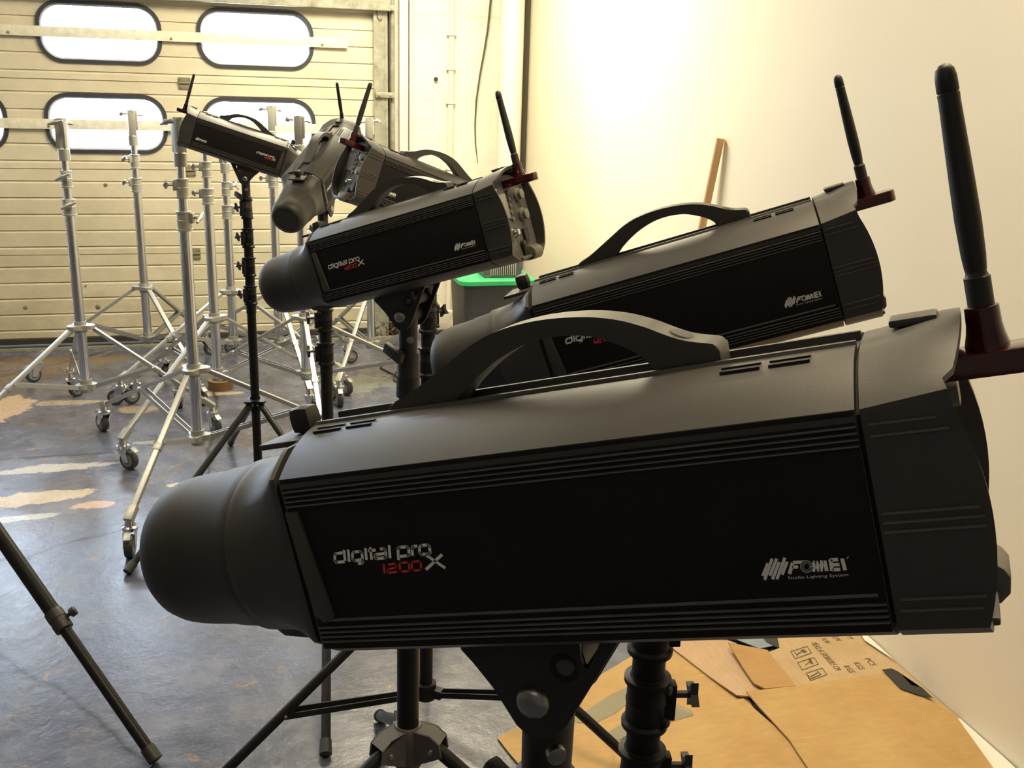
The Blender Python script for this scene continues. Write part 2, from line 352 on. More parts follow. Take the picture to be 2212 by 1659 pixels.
# hinges on the section joints
def hinge(x, z):
    bm = nb(); box(bm, (x, YD-.005, z+.017), (.062, .008, .026), bev=.002); box(bm, (x, YD-.005, z-.021), (.062, .008, .022), bev=.002)
    tube(bm, [(x-.031, YD-.010, z), (x+.031, YD-.010, z)], .006, 10)
    for sx in (-.024, .024):
        for sz in (.02, -.024): lathe(bm, [(0, .0045), (.005, .003)], (x+sx, YD-.009, z+sz), (0, -1, 0), 8)
    return bm
for x in (-.245, -1.45):
    for z in joints[1:5]: obj('hinge', hinge(x, z), M['hinge'], door)
bm = nb(); box(bm, (-1.8, YD-.005, .045), (5.19, .05, .03)); box(bm, (-1.8, YD-.015, .012), (5.19, .06, .02)); obj('bottom_seal', bm, M['seal_and_gap'], door, flat=True)
# dents and a lifting slot in the lowest sections
for (px, py_, sx, sz) in ((228, 400, .022, .006), (185, 618, .012, .006), (55, 665, .024, .008), (212, 663, .03, .004)):
    p = py(px, py_, YD); bm = nb(); lathe(bm, [(0, sx/2), (.003, sx/2.6), (.004, .001)], (p.x, YD, p.z), (0, -1, 0), 12); obj('dent', bm, M['hinge'], door)
struct('trim_2', box(nb(), (-1.7, YD-.03, .008), (5.2, .10, .014)), M['galv'], flat=True)
# steel cross rail above the visible sections
bm = nb(); box(bm, (-1.8, YD-.05, 1.905), (5.35, .06, .05), bev=.004); box(bm, (-1.8, YD-.075, 1.935), (5.35, .012, .02)); struct('trim_3', bm, M['galv'], flat=True)
# guide track of the door: flat steel upright with joint brackets, a black strip put in for the shaded gap, and outer angle
bm = nb(); box(bm, (.815, YD-.03, 1.25), (.062, .012, 2.5)); box(bm, (.855, YD-.01, 1.25), (.016, .05, 2.5)); rail = struct('trim_4', bm, M['galv'], flat=True)
bm = nb(); box(bm, (.868, YD+.02, 1.25), (.025, .02, 2.5)); obj('gap_shade_strip', bm, M['seal_and_gap'], rail, flat=True)
bm = nb(); tube(bm, [(.893, YD-.01, 0), (.893, YD-.01, 2.5)], .013, 12); obj('outer_guide', bm, M['galv'], rail)
for z in (.35, .95, 1.43, 1.90):
    bm = nb(); box(bm, (.845, YD-.045, z), (.11, .02, .03), bev=.003)
    for dx in (-.035, .03): lathe(bm, [(0, .008), (.008, .008), (.009, .005)], (.845+dx, YD-.055, z), (0, -1, 0), 8)
    obj('rail_bracket', bm, M['galv'], rail)
bm = nb()
tube(bm, [(.80, YD-.042, 1.90), (.806, YD-.045, 1.845), (.82, YD-.045, 1.83), (.83, YD-.042, 1.84)], .0022, 6); obj('wire', bm, M['seal_and_gap'], rail)
# battens screwed across the windows
def batten(x0, x1, z, dz, lab):
    t = empty('plastic_strip', (x0, YD-.02, z), lab, 'strip', 'white strips across the door windows')
    bm = nb(); bar(bm, (0, 0, 0), (x1-x0, 0, dz), .010, .052, (0, 0, 1), .0015); obj('board', bm, M['batten'], t)
    x = x1-x0-.14
    k = 0
    while x > 0:
        bm = nb(); lathe(bm, [(0, .007), (.004, .006), (.005, .002)], (x, -.005, dz*x/(x1-x0)-.012), (0, -1, 0), 10); obj('screw', bm, M['hinge'], t); x -= .80; k += 1
    return t
batten(-4.2, .64, 1.700, .002, 'translucent white strip screwed across the upper row of door windows')
batten(-4.2, .79, 1.232, .002, 'translucent white strip screwed across the lower row of door windows')
# ------------------------------------------------------------------ pier details
bm = nb(); box(bm, (.958, YD+.015, 1.5), (.05, .07, 3.0), bev=.006); box(bm, (1.00, YD+.02, 1.5), (.012, .05, 3.0)); struct('trim_5', bm, M['conduit'])
cond = nb(); tube(cond, [(1.243, YD+.025, 0.1), (1.243, YD+.025, 3.0)], .016, 14)
co_ = obj('conduit', cond, M['conduit']); tag(co_, 'thin cream cable conduit clipped up the middle of the rough masonry pier', 'conduit')
for z in (.55, 1.02, 1.40, 1.59, 1.78, 2.1):
    bm = nb(); box(bm, (1.243, YD+.030, z), (.058, .014, .02), bev=.003); tube(bm, [(1.243, YD+.02, z-.01), (1.243, YD+.02, z+.01)], .0195, 12); obj('clip', bm, M['conduit'], co_)
bm = nb()
P_ = [(1062, -60), (1060, 0), (1054, 60), (1047, 105), (1037, 160), (1029, 215), (1026, 270), (1027, 310), (1032, 352)]
pp = [py(x, y, YD+.03) for x, y in P_]
tube(bm, pp, [.006, .006, .0058, .0055, .0052, .0048, .0042, .0036, .0015], 8)
tag(obj('hanging_cable', bm, M['cable_and_gap']), 'dark old cable hanging in a bow down the masonry pier beside the white pipe', 'cable')
bm = nb(); tube(bm, [(1.572, 5.90, 0), (1.572, 5.90, ZC)], .068, 32)
tag(obj('drain_pipe', bm, M['pipe']), 'thick glossy white vertical pipe in the far corner beside the smooth wall', 'pipe')
bm = nb(); lathe(bm, [(0, .012), (.012, .012), (.014, .004)], (1.155, YD+.04, 1.527), (0, -1, 0), 10); tag(obj('wall_stud', bm, M['seal_and_gap']), 'small black stud in the rough masonry pier left of the conduit', 'stud')
bm = nb(); box(bm, (1.12, YD+.02, .09), (.42, .05, .12), bev=.01); struct('baseboard_far', bm, M['masonry'])
# ceiling lamp fittings, the last one for the added fill lamp
for i, (x, y, z, sx, sy, p, c) in enumerate(LAMPS):
    t = empty('ceiling_lamp', (x, y, z), ['square white ceiling lamp near the far right corner', 'long white ceiling lamp in front of the sectional door', 'long white ceiling lamp over the cardboard', 'added long ceiling lamp at the unseen back of the room, brightening the lettering'][i], 'lamp', 'ceiling lamps')
    bm = nb(); box(bm, (0, 0, .03), (sx+.06, sy+.06, .05), bev=.006); obj('housing', bm, M['lampbody'], t)
    bm = nb(); tube(bm, [(0, 0, .05), (0, 0, ZC-z)], .01, 8) if z < 3 else box(bm, (0, 0, .05), (.2, .1, ZC-z+.0)); obj('hanger', bm, M['lampbody'], t)
# ------------------------------------------------------------------ studio flash heads
# local axes: +X towards the control panel, -X towards the capped flash tube, +Z up, -Y the left side
HWID = .0565
def section(wd=HWID, zt=.066, zr=.0465, zb=-.0500, zbb=-.0630, chan=True):
    P = []
    if chan: P += [(0, zt-.0035), (.0105, zt-.0035), (.0108, zt+.0008), (.0138, zt+.0008), (.0146, zt-.0008)]
    else: P += [(0, zt), (.0105, zt-.0001), (.0108, zt-.0002), (.0138, zt-.0005), (.0146, zt-.0008)]
    for k in range(1, 10):
        a = k/9; y = .0146+(wd-.0146)*a; z = zr+(zt-.0008-zr)*(1-a**1.75)
        P.append((y, z))
    P += [(wd+.0004, zr-.0035)]+[(wd, zr-.0035+(zb+.004-zr+.0035)*k/12) for k in range(1, 12)]+[(wd, zb+.004), (wd-.0012, zb), (wd*.80, zb-.007), (wd*.58, zbb+.0012), (wd*.40, zbb)]
    L = [(-y, z) for y, z in P[::-1] if y > 0]
    return P+[(0, zbb)]+[q for q in L]
def sec3(x, P): return [(x, y, z) for y, z in P]
def lerp_sec(P, Q, t): return [(a[0]+(b[0]-a[0])*t, a[1]+(b[1]-a[1])*t) for a, b in zip(P, Q)]
S0 = section()
S0n = section(chan=False)
def circ_like(P, r, cz):
    out = []
    for y, z in P:
        a = math.atan2(z-cz, y); out.append((r*math.cos(a), cz+r*math.sin(a)))
    return out
CZ = -.006
def body_bm():
    bm = nb(); loft(bm, [sec3(.004, lerp_sec(S0, [(0, 0)]*len(S0), .012)), sec3(.0052, S0), sec3(.2985, S0)]); return bm
def recess_bm():
    bm = nb(); P = [(y*.93, z*.93) for y, z in S0n]; loft(bm, [sec3(-.004, P), sec3(.306, P)]); return bm
def shroud_bm():
    bm = nb(); Q = [(y*.965, min(z, .0585) if z > 0 else z*.955) for y, z in S0n]; C = circ_like(S0n, .0524, CZ)
    C2 = circ_like(S0n, .0515, CZ)
    loft(bm, [sec3(.0, Q), sec3(-.003, Q)]+[sec3(-.003-.047*t, lerp_sec(Q, C, 1-(1-t)**2.1)) for t in [k/12 for k in range(1, 13)]]+[sec3(-.052, C2)])
    # flat lip on top and the step of the bayonet ring below
    box(bm, (-.016, 0, .0580), (.032, .044, .0035), bev=.0012)
    prism(bm, [(-.004, -.058), (-.040, -.054), (-.058, -.053), (-.052, -.0585), (-.030, -.0605), (-.004, -.0615)], -.020, .020, 'y', .001)
    return bm
def cap_bm():
    bm = nb(); lathe(bm, [(.036, .0500), (.040, .0522), (.056, .0520), (.060, .0500), (.078, .0488), (.082, .0478), (.100, .0472), (.110, .0466), (.118, .0454), (.1245, .0432), (.1290, .0402), (.1315, .0372), (.1330, .0350), (.1333, .0338), (.1322, .0330), (.1320, 0)], (0, 0, CZ), (-1, 0, 0), 56); return bm
def capslots_bm():  # black boxes stand for the dark insides of the cap slots
    bm = nb()
    for k in range(4):
        y = -.009+.006*k; box(bm, (-.1165, y, CZ+.0424), (.014, .0024, .003), Matrix.Rotation(-.26, 3, 'Y'))
    return bm
def ribs_bm(sd):
    bm = nb()
    for s in (sd,):
        for z in (.0395, .0368, .0341, .0314, -.0375, -.0402, -.0429, -.0456):
            box(bm, (.152, s*(HWID+.0006), z), (.292, .0024, .0008), bev=.00025)
        box(bm, (.152, s*(HWID+.0001), -.0335), (.286, .0012, .0016), bev=.0003)
    return bm
def sidepanel_bm(sd):
    bm = nb()
    for s in (sd,): box(bm, (.1517, s*(HWID-.0008), -.0020), (.2930, .0022, .0965), bev=.0004)
    return bm
def slots_bm(sd):  # black bars on the surface, painted shade in place of cut slots
    bm = nb()
    for s in (sd,):
        for (x0, x1) in ((.012, .030), (.034, .050), (.240, .258), (.262, .280)):
            for j, (y, z) in enumerate(((.0215, .0642), (.0265, .0634))): bar(bm, (x0, s*y, z), (x1, s*y, z), .0018, .0016)
    return bm
def latch_bm(sd):
    bm = nb()
    for s in (sd,): prism(bm, [(.0045, .0285), (.0125, .0285), (.0185, -.0315), (.0115, -.0345), (.0065, -.030)], s*(HWID-.0005), s*(HWID+.0022), 'y', .0007)
    return bm
def handle_bm():
    out = [(.0525, .063), (.0525, .0672), (.0555, .0700), (.0660, .0735), (.0758, .0775), (.0978, .0880), (.1128, .0948), (.1284, .0990), (.1503, .1005), (.1729, .0985), (.1900, .0944), (.2032, .0888), (.2130, .0832), (.2207, .0792), (.2280, .0768), (.2335, .0754), (.2368, .0738), (.2380, .0705), (.2380, .063)]
    inn = [(.2085, .063), (.2048, .0695), (.195, .0785), (.1797, .0868), (.1690, .0898), (.158, .0910), (.1470, .0906), (.1368, .0886), (.1240, .0842), (.1129, .0785), (.102, .0715), (.0925, .063)]
    def cr(P, n=4):
        Q = [P[0]]+P+[P[-1]]; R_ = []
        for i in range(1, len(Q)-2):
            for k in range(n):
                t = k/n; R_.append(tuple(.5*((2*Q[i][j])+(-Q[i-1][j]+Q[i+1][j])*t+(2*Q[i-1][j]-5*Q[i][j]+4*Q[i+1][j]-Q[i+2][j])*t*t+(-Q[i-1][j]+3*Q[i][j]-3*Q[i+1][j]+Q[i+2][j])*t**3) for j in (0, 1)))
        return R_+[P[-1]]
    bm = nb(); prism(bm, out[:1]+cr(out[1:-1])+out[-1:]+inn[:1]+cr(inn[1:-1], 3)+inn[-1:], -.0105, .0105, 'y', .0016); return bm
def handlepad_bm():
    bm = nb(); lathe(bm, [(0, .0068), (.0012, .0060), (.0014, .004)], (.2185, 0, .0797), (.47, 0, .88), 18); return bm
def knob_bm():
    bm = nb(); box(bm, (-.0115, 0, .0675), (.0150, .0150, .0165), bev=.0058); return bm
def rearx(y, z):
    if z > .0505: 
        t = min(1, abs(y)/HWID); return .3415-.0085*t**3
    if z < -.0505: return .3360
    return .3325+.0105*max(0, 1-((z+.004)/.054)**2)
def rear_bm():
    bm = nb(); outer = []; inner = []; n = len(S0n)
    for k in range(7):
        t = k/6; ro = []; ri = []
        for y, z in S0n:
            zz = z; yy = y*1.012
            xr = rearx(y, z); x = .3005+(xr-.3005)*t
            if z > .0505: zz = z+.0050*min(1, max(0, t*1.4-.1))*(1-.45*(abs(y)/HWID))
            elif z > .045: zz = z+.004*t
            ro.append((x, yy, zz)); ri.append((x, yy*.945, zz*.945))
        outer.append(ro); inner.append(ri)
    A = [[bm.verts.new(p) for p in r] for r in outer]; B = [[bm.verts.new(p) for p in r] for r in inner]
    for R_ in (A, B):
        for a, b in zip(R_, R_[1:]):
            for k in range(n): bm.faces.new((a[k], a[(k+1) % n], b[(k+1) % n], b[k]))
    for a, b in ((A[0], B[0]), (A[-1], B[-1])):
        for k in range(n): bm.faces.new((a[k], a[(k+1) % n], b[(k+1) % n], b[k]))
    box(bm, (.3225, 0, .0705), (.020, .016, .0035), bev=.0014)
    return bm
def rearribs_bm(sd):
    bm = nb()
    for s in (sd,):
        for (x0, x1, z) in ((.303, .3285, .0400), (.303, .3325, .0350), (.302, .3385, .0020), (.302, .3400, -.0020), (.302, .3400, -.0060), (.303, .336, -.0355), (.303, .334, -.0405)):
            bar(bm, (x0, s*(HWID*1.012), z), (x1, s*(HWID*1.012), z), .0024, .0009)
    return bm
def panel_bm():
    bm = nb(); P = [(y*.93, z*.93) for y, z in S0n]; loft(bm, [sec3(.316, P), sec3(.325, P)])
    box(bm, (.330, 0, -.0585), (.018, .066, .0040), bev=.0015)
    return bm
def lip_bm():
    bm = nb(); prism(bm, [(.328, -.044), (.3385, -.0445), (.3430, -.0480), (.3452, -.0520), (.3440, -.0600), (.3395, -.0645), (.328, -.0645)], -.002, .026, 'y', .0015); return bm
def stroke(bm, pts, wd, yy, th=.0003, mirror=None):
    """flat printed stroke on the side of the body, points in 1/100 mm (x, z)"""
    Q = [(p[0]*1e-5, p[1]*1e-5) for p in pts]
    if mirror is not None: Q = [(mirror-x, z) for x, z in Q]
    h = wd/2
    for (a, b) in zip(Q, Q[1:]):
        d = Vector((b[0]-a[0], b[1]-a[1])); 
        if d.length < 1e-7: continue
        d.normalize(); nx, nz = -d.y*h, d.x*h
        v = [bm.verts.new((x, yy, z)) for x, z in ((a[0]+nx, a[1]+nz), (b[0]+nx, b[1]+nz), (b[0]-nx, b[1]-nz), (a[0]-nx, a[1]-nz))]; bm.faces.new(v)
    for x, z in Q[1:-1] if len(Q) > 2 else []:
        bm.faces.new([bm.verts.new((x+h*math.cos(k*PI/4), yy, z+h*math.sin(k*PI/4))) for k in range(8)])
TW = [[(2838, 221), (2916, 350), (3443, 376)], [(3515, 526), (3401, -83)], [(2848, 256), (2762, -39), (2835, -133), (3360, -116)], [(3776, 524), (3647, -153)], [(3971, 282), (4092, 361), (4486, 367), (4577, 273), (4508, -107), (4464, -261), (4160, -294)], [(3971, 282), (3908, -30), (3992, -124), (4477, -77)], [(4865, 531), (4745, -123)], [(5178, 542), (5059, -127)], [(4993, 365), (5462, 383)], [(5735, 397), (5951, 416), (6040, 323), (5979, -35), (5889, -81), (5366, -96), (5290, -22), (5371, 129), (5974, 155)], [(6339, 576), (6203, -120)], [(6678, -257), (6807, 353), (6918, 413), (7350, 415), (7442, 340), (7388, 2), (7278, -58), (6766, -73)], [(7571, -79), (7634, 292), (7720, 404), (7983, 419)], [(8088, 326), (8223, 418), (8592, 424), (8678, 333), (8624, 16), (8501, -60), (8099, -48), (8012, 43), (8088, 326)], [(8316, -64), (9277, -858)], [(9284, -133), (8140, -869)]]
TR = [[(5720, -416), (5639, -915)], [(5997, -452), (6420, -439), (6469, -536), (6399, -652), (5926, -708), (5823, -805), (5837, -893), (6413, -878)], [(6678, -463), (6767, -418), (7182, -411), (7238, -484), (7183, -824), (7091, -887), (6698, -879), (6618, -822), (6678, -463)], [(7412, -461), (7504, -399), (7896, -392), (7951, -464), (7880, -801), (7786, -873), (7414, -873), (7340, -800), (7412, -461)]]
BB = [[(25225, -1641), (24897, -2211)], [(25446, -1444), (24949, -2392)], [(25640, -1458), (25204, -2218)], [(25722, -1616), (25287, -2389)], [(25992, -1436), (25475, -2401)], [(26056, -1627), (25739, -2205)]]
BF = [[(26296, -1679), (26766, -1688)], [(26217, -1884), (26475, -1889)], [(27020, -1914), (26992, -1994), (26938, -2060), (26867, -2101), (26790, -2113), (26719, -2092), (26663, -2042), (26633, -1970), (26632, -1888), (26660, -1808), (26714, -1742), (26785, -1700), (26862, -1689), (26933, -1711), (26988, -1761), (27019, -1832), (27020, -1914)]]
BG = [[(26283, -1689), (26046, -2189)], [(27215, -1672), (27053, -2137)], [(27257, -1675), (27304, -2153)], [(27511, -1669), (27367, -2157)], [(27605, -1676), (27621, -2150)], [(27852, -1636), (27841, -2153)], [(27847, -1670), (28161, -1662)], [(27916, -1888), (28186, -1893)], [(27859, -2108), (28183, -2106)], [(28331, -1635), (28370, -2164)], [(28554, -1598), (28574, -1616)]]
YS = HWID+.0006
def lettering_bm(T, wd, sd):
    bm = nb()
    for st in T: stroke(bm, st, wd, sd*YS, mirror=None if sd < 0 else .11900)
    return bm
def textmesh(txt, size, M4, bm):
    cu = bpy.data.curves.new('t', 'FONT'); cu.body = txt; cu.size = size; cu.resolution_u = 2
    o = bpy.data.objects.new('t', cu); sc.collection.objects.link(o); dg = bpy.context.evaluated_depsgraph_get(); dg.update()
    me = bpy.data.meshes.new_from_object(o.evaluated_get(dg)); me.transform(M4); bm.from_mesh(me)
    bpy.data.objects.remove(o); bpy.data.meshes.remove(me); return bm
def brand_bm(sd):
    bm = nb()
    for T, wd in ((BB, .00128), (BF, .00150), (BG, .00158)):
        for st in T:
            stroke(bm, st, wd, sd*YS, mirror=None if sd < 0 else .53650)
    A = Matrix(((1, 0, 0, .2594), (0, 0, -1, -YS), (0, 1, 0, -.02425), (0, 0, 0, 1)))
    B = Matrix(((-1, 0, 0, .53650-.2594), (0, 0, 1, YS), (0, 1, 0, -.02425), (0, 0, 0, 1)))
    for Q in ((A,) if sd < 0 else (B,)): textmesh('Studio Lighting System', .0026, Q @ Matrix.Diagonal((1.07, .72, 1, 1)), bm)
    return bm
def bracket_bm():
    bm = nb(); P = [(.070, -.0600), (.1420, -.0600), (.1390, -.0740), (.1395, -.0800), (.1430, -.0815), (.1560, -.0600), (.1675, -.0600), (.1230, -.1130), (.1120, -.1210), (.1000, -.1210), (.0930, -.1130), (.0850, -.0900), (.0760, -.0760), (.070, -.0680)]
    for s in (-1, 1): prism(bm, P, s*.0215, s*.0255, 'y', .0008)
    box(bm, (.112, 0, -.0645), (.086, .050, .005), bev=.001)
    return bm
def bolt_bm(sd):
    bm = nb()
    for s in (sd,): lathe(bm, [(0, .0098), (.0022, .0092), (.0040, .0070), (.0048, .0035), (.005, .0002)], (.1065, s*.0255, -.0990), (0, s, 0), 26)
    return bm
def boss_bm():
    bm = nb(); lathe(bm, [(-.0255, .0085), (.0255, .0085)], (.1290, 0, -.0800), (0, 1, 0), 18)
    for s in (-1, 1): lathe(bm, [(0, .0052), (.0016, .0044), (.0018, .001)], (.1300, s*.0255, -.0790), (0, s, 0), 18)
    return bm
MASTER = {}
def master():
    """one set of meshes shared by all the heads"""
    for k, f, m in (('body', body_bm, 'shell'), ('seam_recess', recess_bm, 'dark'), ('front_shroud', shroud_bm, 'shell'), ('protective_cap', cap_bm, 'cap'), ('rib_trim/a', lambda: ribs_bm(-1), 'rib'), ('rib_trim/b', lambda: ribs_bm(1), 'rib'), ('side_panel/a', lambda: sidepanel_bm(-1), 'side'), ('side_panel/b', lambda: sidepanel_bm(1), 'side'),
                    ('vent_slots/a', lambda: slots_bm(-1), 'dark'), ('vent_slots/b', lambda: slots_bm(1), 'dark'), ('front_latch/a', lambda: latch_bm(-1), 'latch'), ('front_latch/b', lambda: latch_bm(1), 'latch'), ('handle', handle_bm, 'shell'), ('lock_button', knob_bm, 'rubber'), ('rear_housing', rear_bm, 'shell'),
                    ('bottom_lip', lip_bm, 'lipgrey'), ('brand_logo/a', lambda: brand_bm(-1), 'white'), ('brand_logo/b', lambda: brand_bm(1), 'white'), ('tilt_bracket', bracket_bm, 'rubber')):
        MASTER[k] = (f(), M[m])
master()
def part(k, parent):
    bm, m = MASTER[k]
    if not isinstance(bm, bpy.types.Object):
        o = obj(k.split('/')[0], bm, m, parent, flat=k.startswith('brand_logo')); MASTER[k] = (o, m); return o
    o = bm.copy(); sc.collection.objects.link(o); o.parent = parent; return o
SUBS = {}
def sub(k, f, m, parent, flat=False):
    if k in SUBS: o = SUBS[k].copy(); sc.collection.objects.link(o); o.parent = parent; return o
    SUBS[k] = obj(k.split('/')[0], f(), M[m], parent, flat=flat); return SUBS[k]
def bx(c, s, b=.001): return lambda: box(nb(), c, s, bev=b)
def la(p, c): return lambda: lathe(nb(), p, c, (1, 0, 0), 22)
def build_head(pose, label):
    x, y, z, ya, pi, ro = pose
    R = Matrix.Rotation(math.radians(ya), 3, 'Z') @ Matrix.Rotation(-math.radians(pi), 3, 'Y') @ Matrix.Rotation(math.radians(ro), 3, 'X')
    t = empty('studio_flash_head', (x, y, z), label, 'studio light', 'capped studio flash heads on their stands', R)
    P = {k: part(k, t) for k in MASTER}
    sub('vent/c', capslots_bm, 'dark', P['protective_cap'])
    sub('grip_pad/h', handlepad_bm, 'latch', P['handle'])
    for sd in (-1, 1):
        sub(f'side_ribs/{sd}', lambda: rearribs_bm(sd), 'rib', P['rear_housing']); sub(f'pivot_bolt/{sd}', lambda: bolt_bm(sd), 'bolt', P['tilt_bracket'])
        sub(f'model_lettering/{sd}', lambda: lettering_bm(TW, .00160, sd), 'white', t, True); sub(f'wattage_number/{sd}', lambda: lettering_bm(TR, .00118, sd), 'red', t, True)
    sub('pivot_boss/b', boss_bm, 'latch', P['tilt_bracket'])
    cp = sub('control_panel/p', panel_bm, 'panel', t)
    sub('display/d', bx((.3255, -.0270, .0180), (.003, .030, .036)), 'lcd', cp)
    for k in range(5): sub(f'button/{k}', la([(0, .0036), (.003, .0034), (.0036, .002)], (.325, -.0035-.001*k, .0360-.0095*k)), 'button', cp)
    for k in range(2): sub(f'dial/{k}', la([(0, .0105), (.004, .0100), (.0044, .0078), (.010, .0072), (.0105, .005)], (.325, .0250, .0300-.0290*k)), 'button', cp)
    sub('inlet_socket/s', bx((.3255, -.0300, -.0240), (.003, .015, .019), .0015), 'dark', cp)
    sub('sync_socket/s', la([(0, .0072), (.002, .0070), (.005, .0045), (.007, .0042), (.0072, .0025)], (.325, -.0100, -.0210)), 'chrome', cp)
    sub('rocker_switch/s', bx((.327, .0190, -.0290), (.005, .013, .021), .0015), 'rubber', cp)
    sub('fuse_holder/s', la([(0, .0060), (.006, .0055), (.007, .003)], (.325, .0020, -.0400)), 'rubber', cp)
    sub('panel_label/s', lambda: box(box(nb(), (.3254, -.038, .0425), (.0012, .009, .003)), (.3254, .016, -.0490), (.0012, .012, .003)), 'white', cp, True)
    # socket that sits upright on the stand spigot, whatever the tilt
    piv = Vector((.1065, 0, -.0990)); dn = R.transposed() @ Vector((0, 0, -1)); sd = R.transposed() @ Vector((0, 1, 0))
    bm = nb(); lathe(bm, [(-.010, .0115), (.002, .0150), (.050, .0145), (.060, .0142), (.062, .0178), (.098, .0178), (.099, .0185), (.101, .0185), (.102, .0180), (.128, .0190), (.133, .0195), (.135, .0160)], piv, dn, 30)
    tube(bm, [piv+Vector((0, -.0205, 0)), piv+Vector((0, .0205, 0))], .0150, 24)
    so = obj('mount_socket', bm, M['rubber'], t)
    kd = (R.transposed() @ Vector((-.55, -.35, 0))); kd = (kd-dn*kd.dot(dn)).normalized(); c0 = piv+dn*.058
    bm = nb(); tube(bm, [c0+kd*.012, c0+kd*.028], .004, 10); bl = c0+kd*.030; sd2 = kd.cross(dn).normalized()
    box(bm, bl, (.011, .040, .017), Matrix((kd, (sd2+dn*.35).normalized(), (sd2+dn*.35).normalized().cross(kd)*-1)).transposed(), .0035)
    obj('locking_lever', bm, M['rubber'], so)
    bm = nb(); lathe(bm, [(0, .006), (.004, .0055), (.0045, .003)], c0-dn*.020-sd*.014, -sd, 14); obj('set_screw', bm, M['bolt'], so)
    return Vector((x, y, z))+R @ piv, R
HEADS = [
 ((.0556, .5476, 1.2490, -37.89, 16.35, -1.44), 'black studio flash head in the foreground, the nearest and largest of the six'),
 ((.3278, 1.0263, 1.2367, -27.83, 20.02, 0.08), 'second nearest black studio flash head, backed by the cream wall and broom handle'),
 ((.1473, 1.5945, 1.2183, -40.50, 18.31, .61), 'black studio flash head in the middle, grey knobbed control panel facing right'),
 ((.5202, 2.1639, 1.2153, 199.14, 20.03, -.54), 'black studio flash head behind the middle one, shiny control panel facing left'),
 ((.1743, 2.7827, 1.2049, 63.76, 21.58, .30), 'foreshortened black studio flash head pointing its round cap down towards the viewer'),
 ((.1631, 3.5779, 1.2355, 174.58, 17.78, -.08), 'farthest black studio flash head, in front of the lower right door window'),
]
# radio receivers plugged into the top of each head
def receiver(pose, label):
    x, y, z, ya, pi, ro = pose
    R = Matrix.Rotation(math.radians(ya), 3, 'Z') @ Matrix.Rotation(-math.radians(pi), 3, 'Y') @ Matrix.Rotation(math.radians(ro), 3, 'X')
    o = Vector((.3460, 0, .0535)); p = Vector((x, y, z))+R @ o
    if 'rx' in SUBS:
        t = copy_tree(SUBS['rx']); t.location = p; t.rotation_euler = R.to_euler(); t['label'] = label; return t
    t = empty('radio_receiver', p, label, 'radio trigger', 'red radio receivers with whip antennas', R); SUBS['rx'] = t
    P = [(-.028, -.0105), (.0225, -.0105)]+[(.0225+.0075*math.sin(a), -.0105*math.cos(a)) for a in [k*PI/10 for k in range(1, 10)]]+[(.0225, .0105), (-.028, .0105)]
    bm = nb(); prism(bm, P, -.0115, -.0005, 'z', .0012); obj('housing', bm, M['rplas'], t)
    bm = nb(); lathe(bm, [(-.002, .0088), (.001, .0090), (.006, .0078), (.010, .0072), (.0178, .0070), (.0182, .0062)], (.004, 0, 0), (0, 0, 1), 28); obj('antenna_socket', bm, M['rplas'], t)
    bm = nb(); lathe(bm, [(.015, .0054), (.0305, .0054), (.0310, .0048), (.0325, .0042), (.0340, .0045), (.040, .0050), (.055, .0054), (.075, .0051), (.105, .0044), (.108, .0045), (.1085, .0041), (.1092, .0045), (.1150, .0044), (.1180, .0038), (.1198, .0024), (.1204, .0003)], (.004, 0, 0), (0, 0, 1), 24)
    obj('antenna', bm, M['rubber'], t); return t
PIV = []
for pose, lab in HEADS: PIV.append(build_head(pose, lab))
for (pose, lab), l2 in zip(HEADS, ('red radio receiver on the nearest flash head, cut off by the right edge', 'red radio receiver on the second nearest flash head, against the cream wall',
    'red radio receiver on the middle flash head, above its grey knobs', 'red radio receiver above the left-facing shiny control panel, antenna leaning right', 'radio receiver whose thin antenna rises behind the foreshortened flash head', 'red radio receiver at the left end of the farthest flash head')):
    receiver(pose, l2)
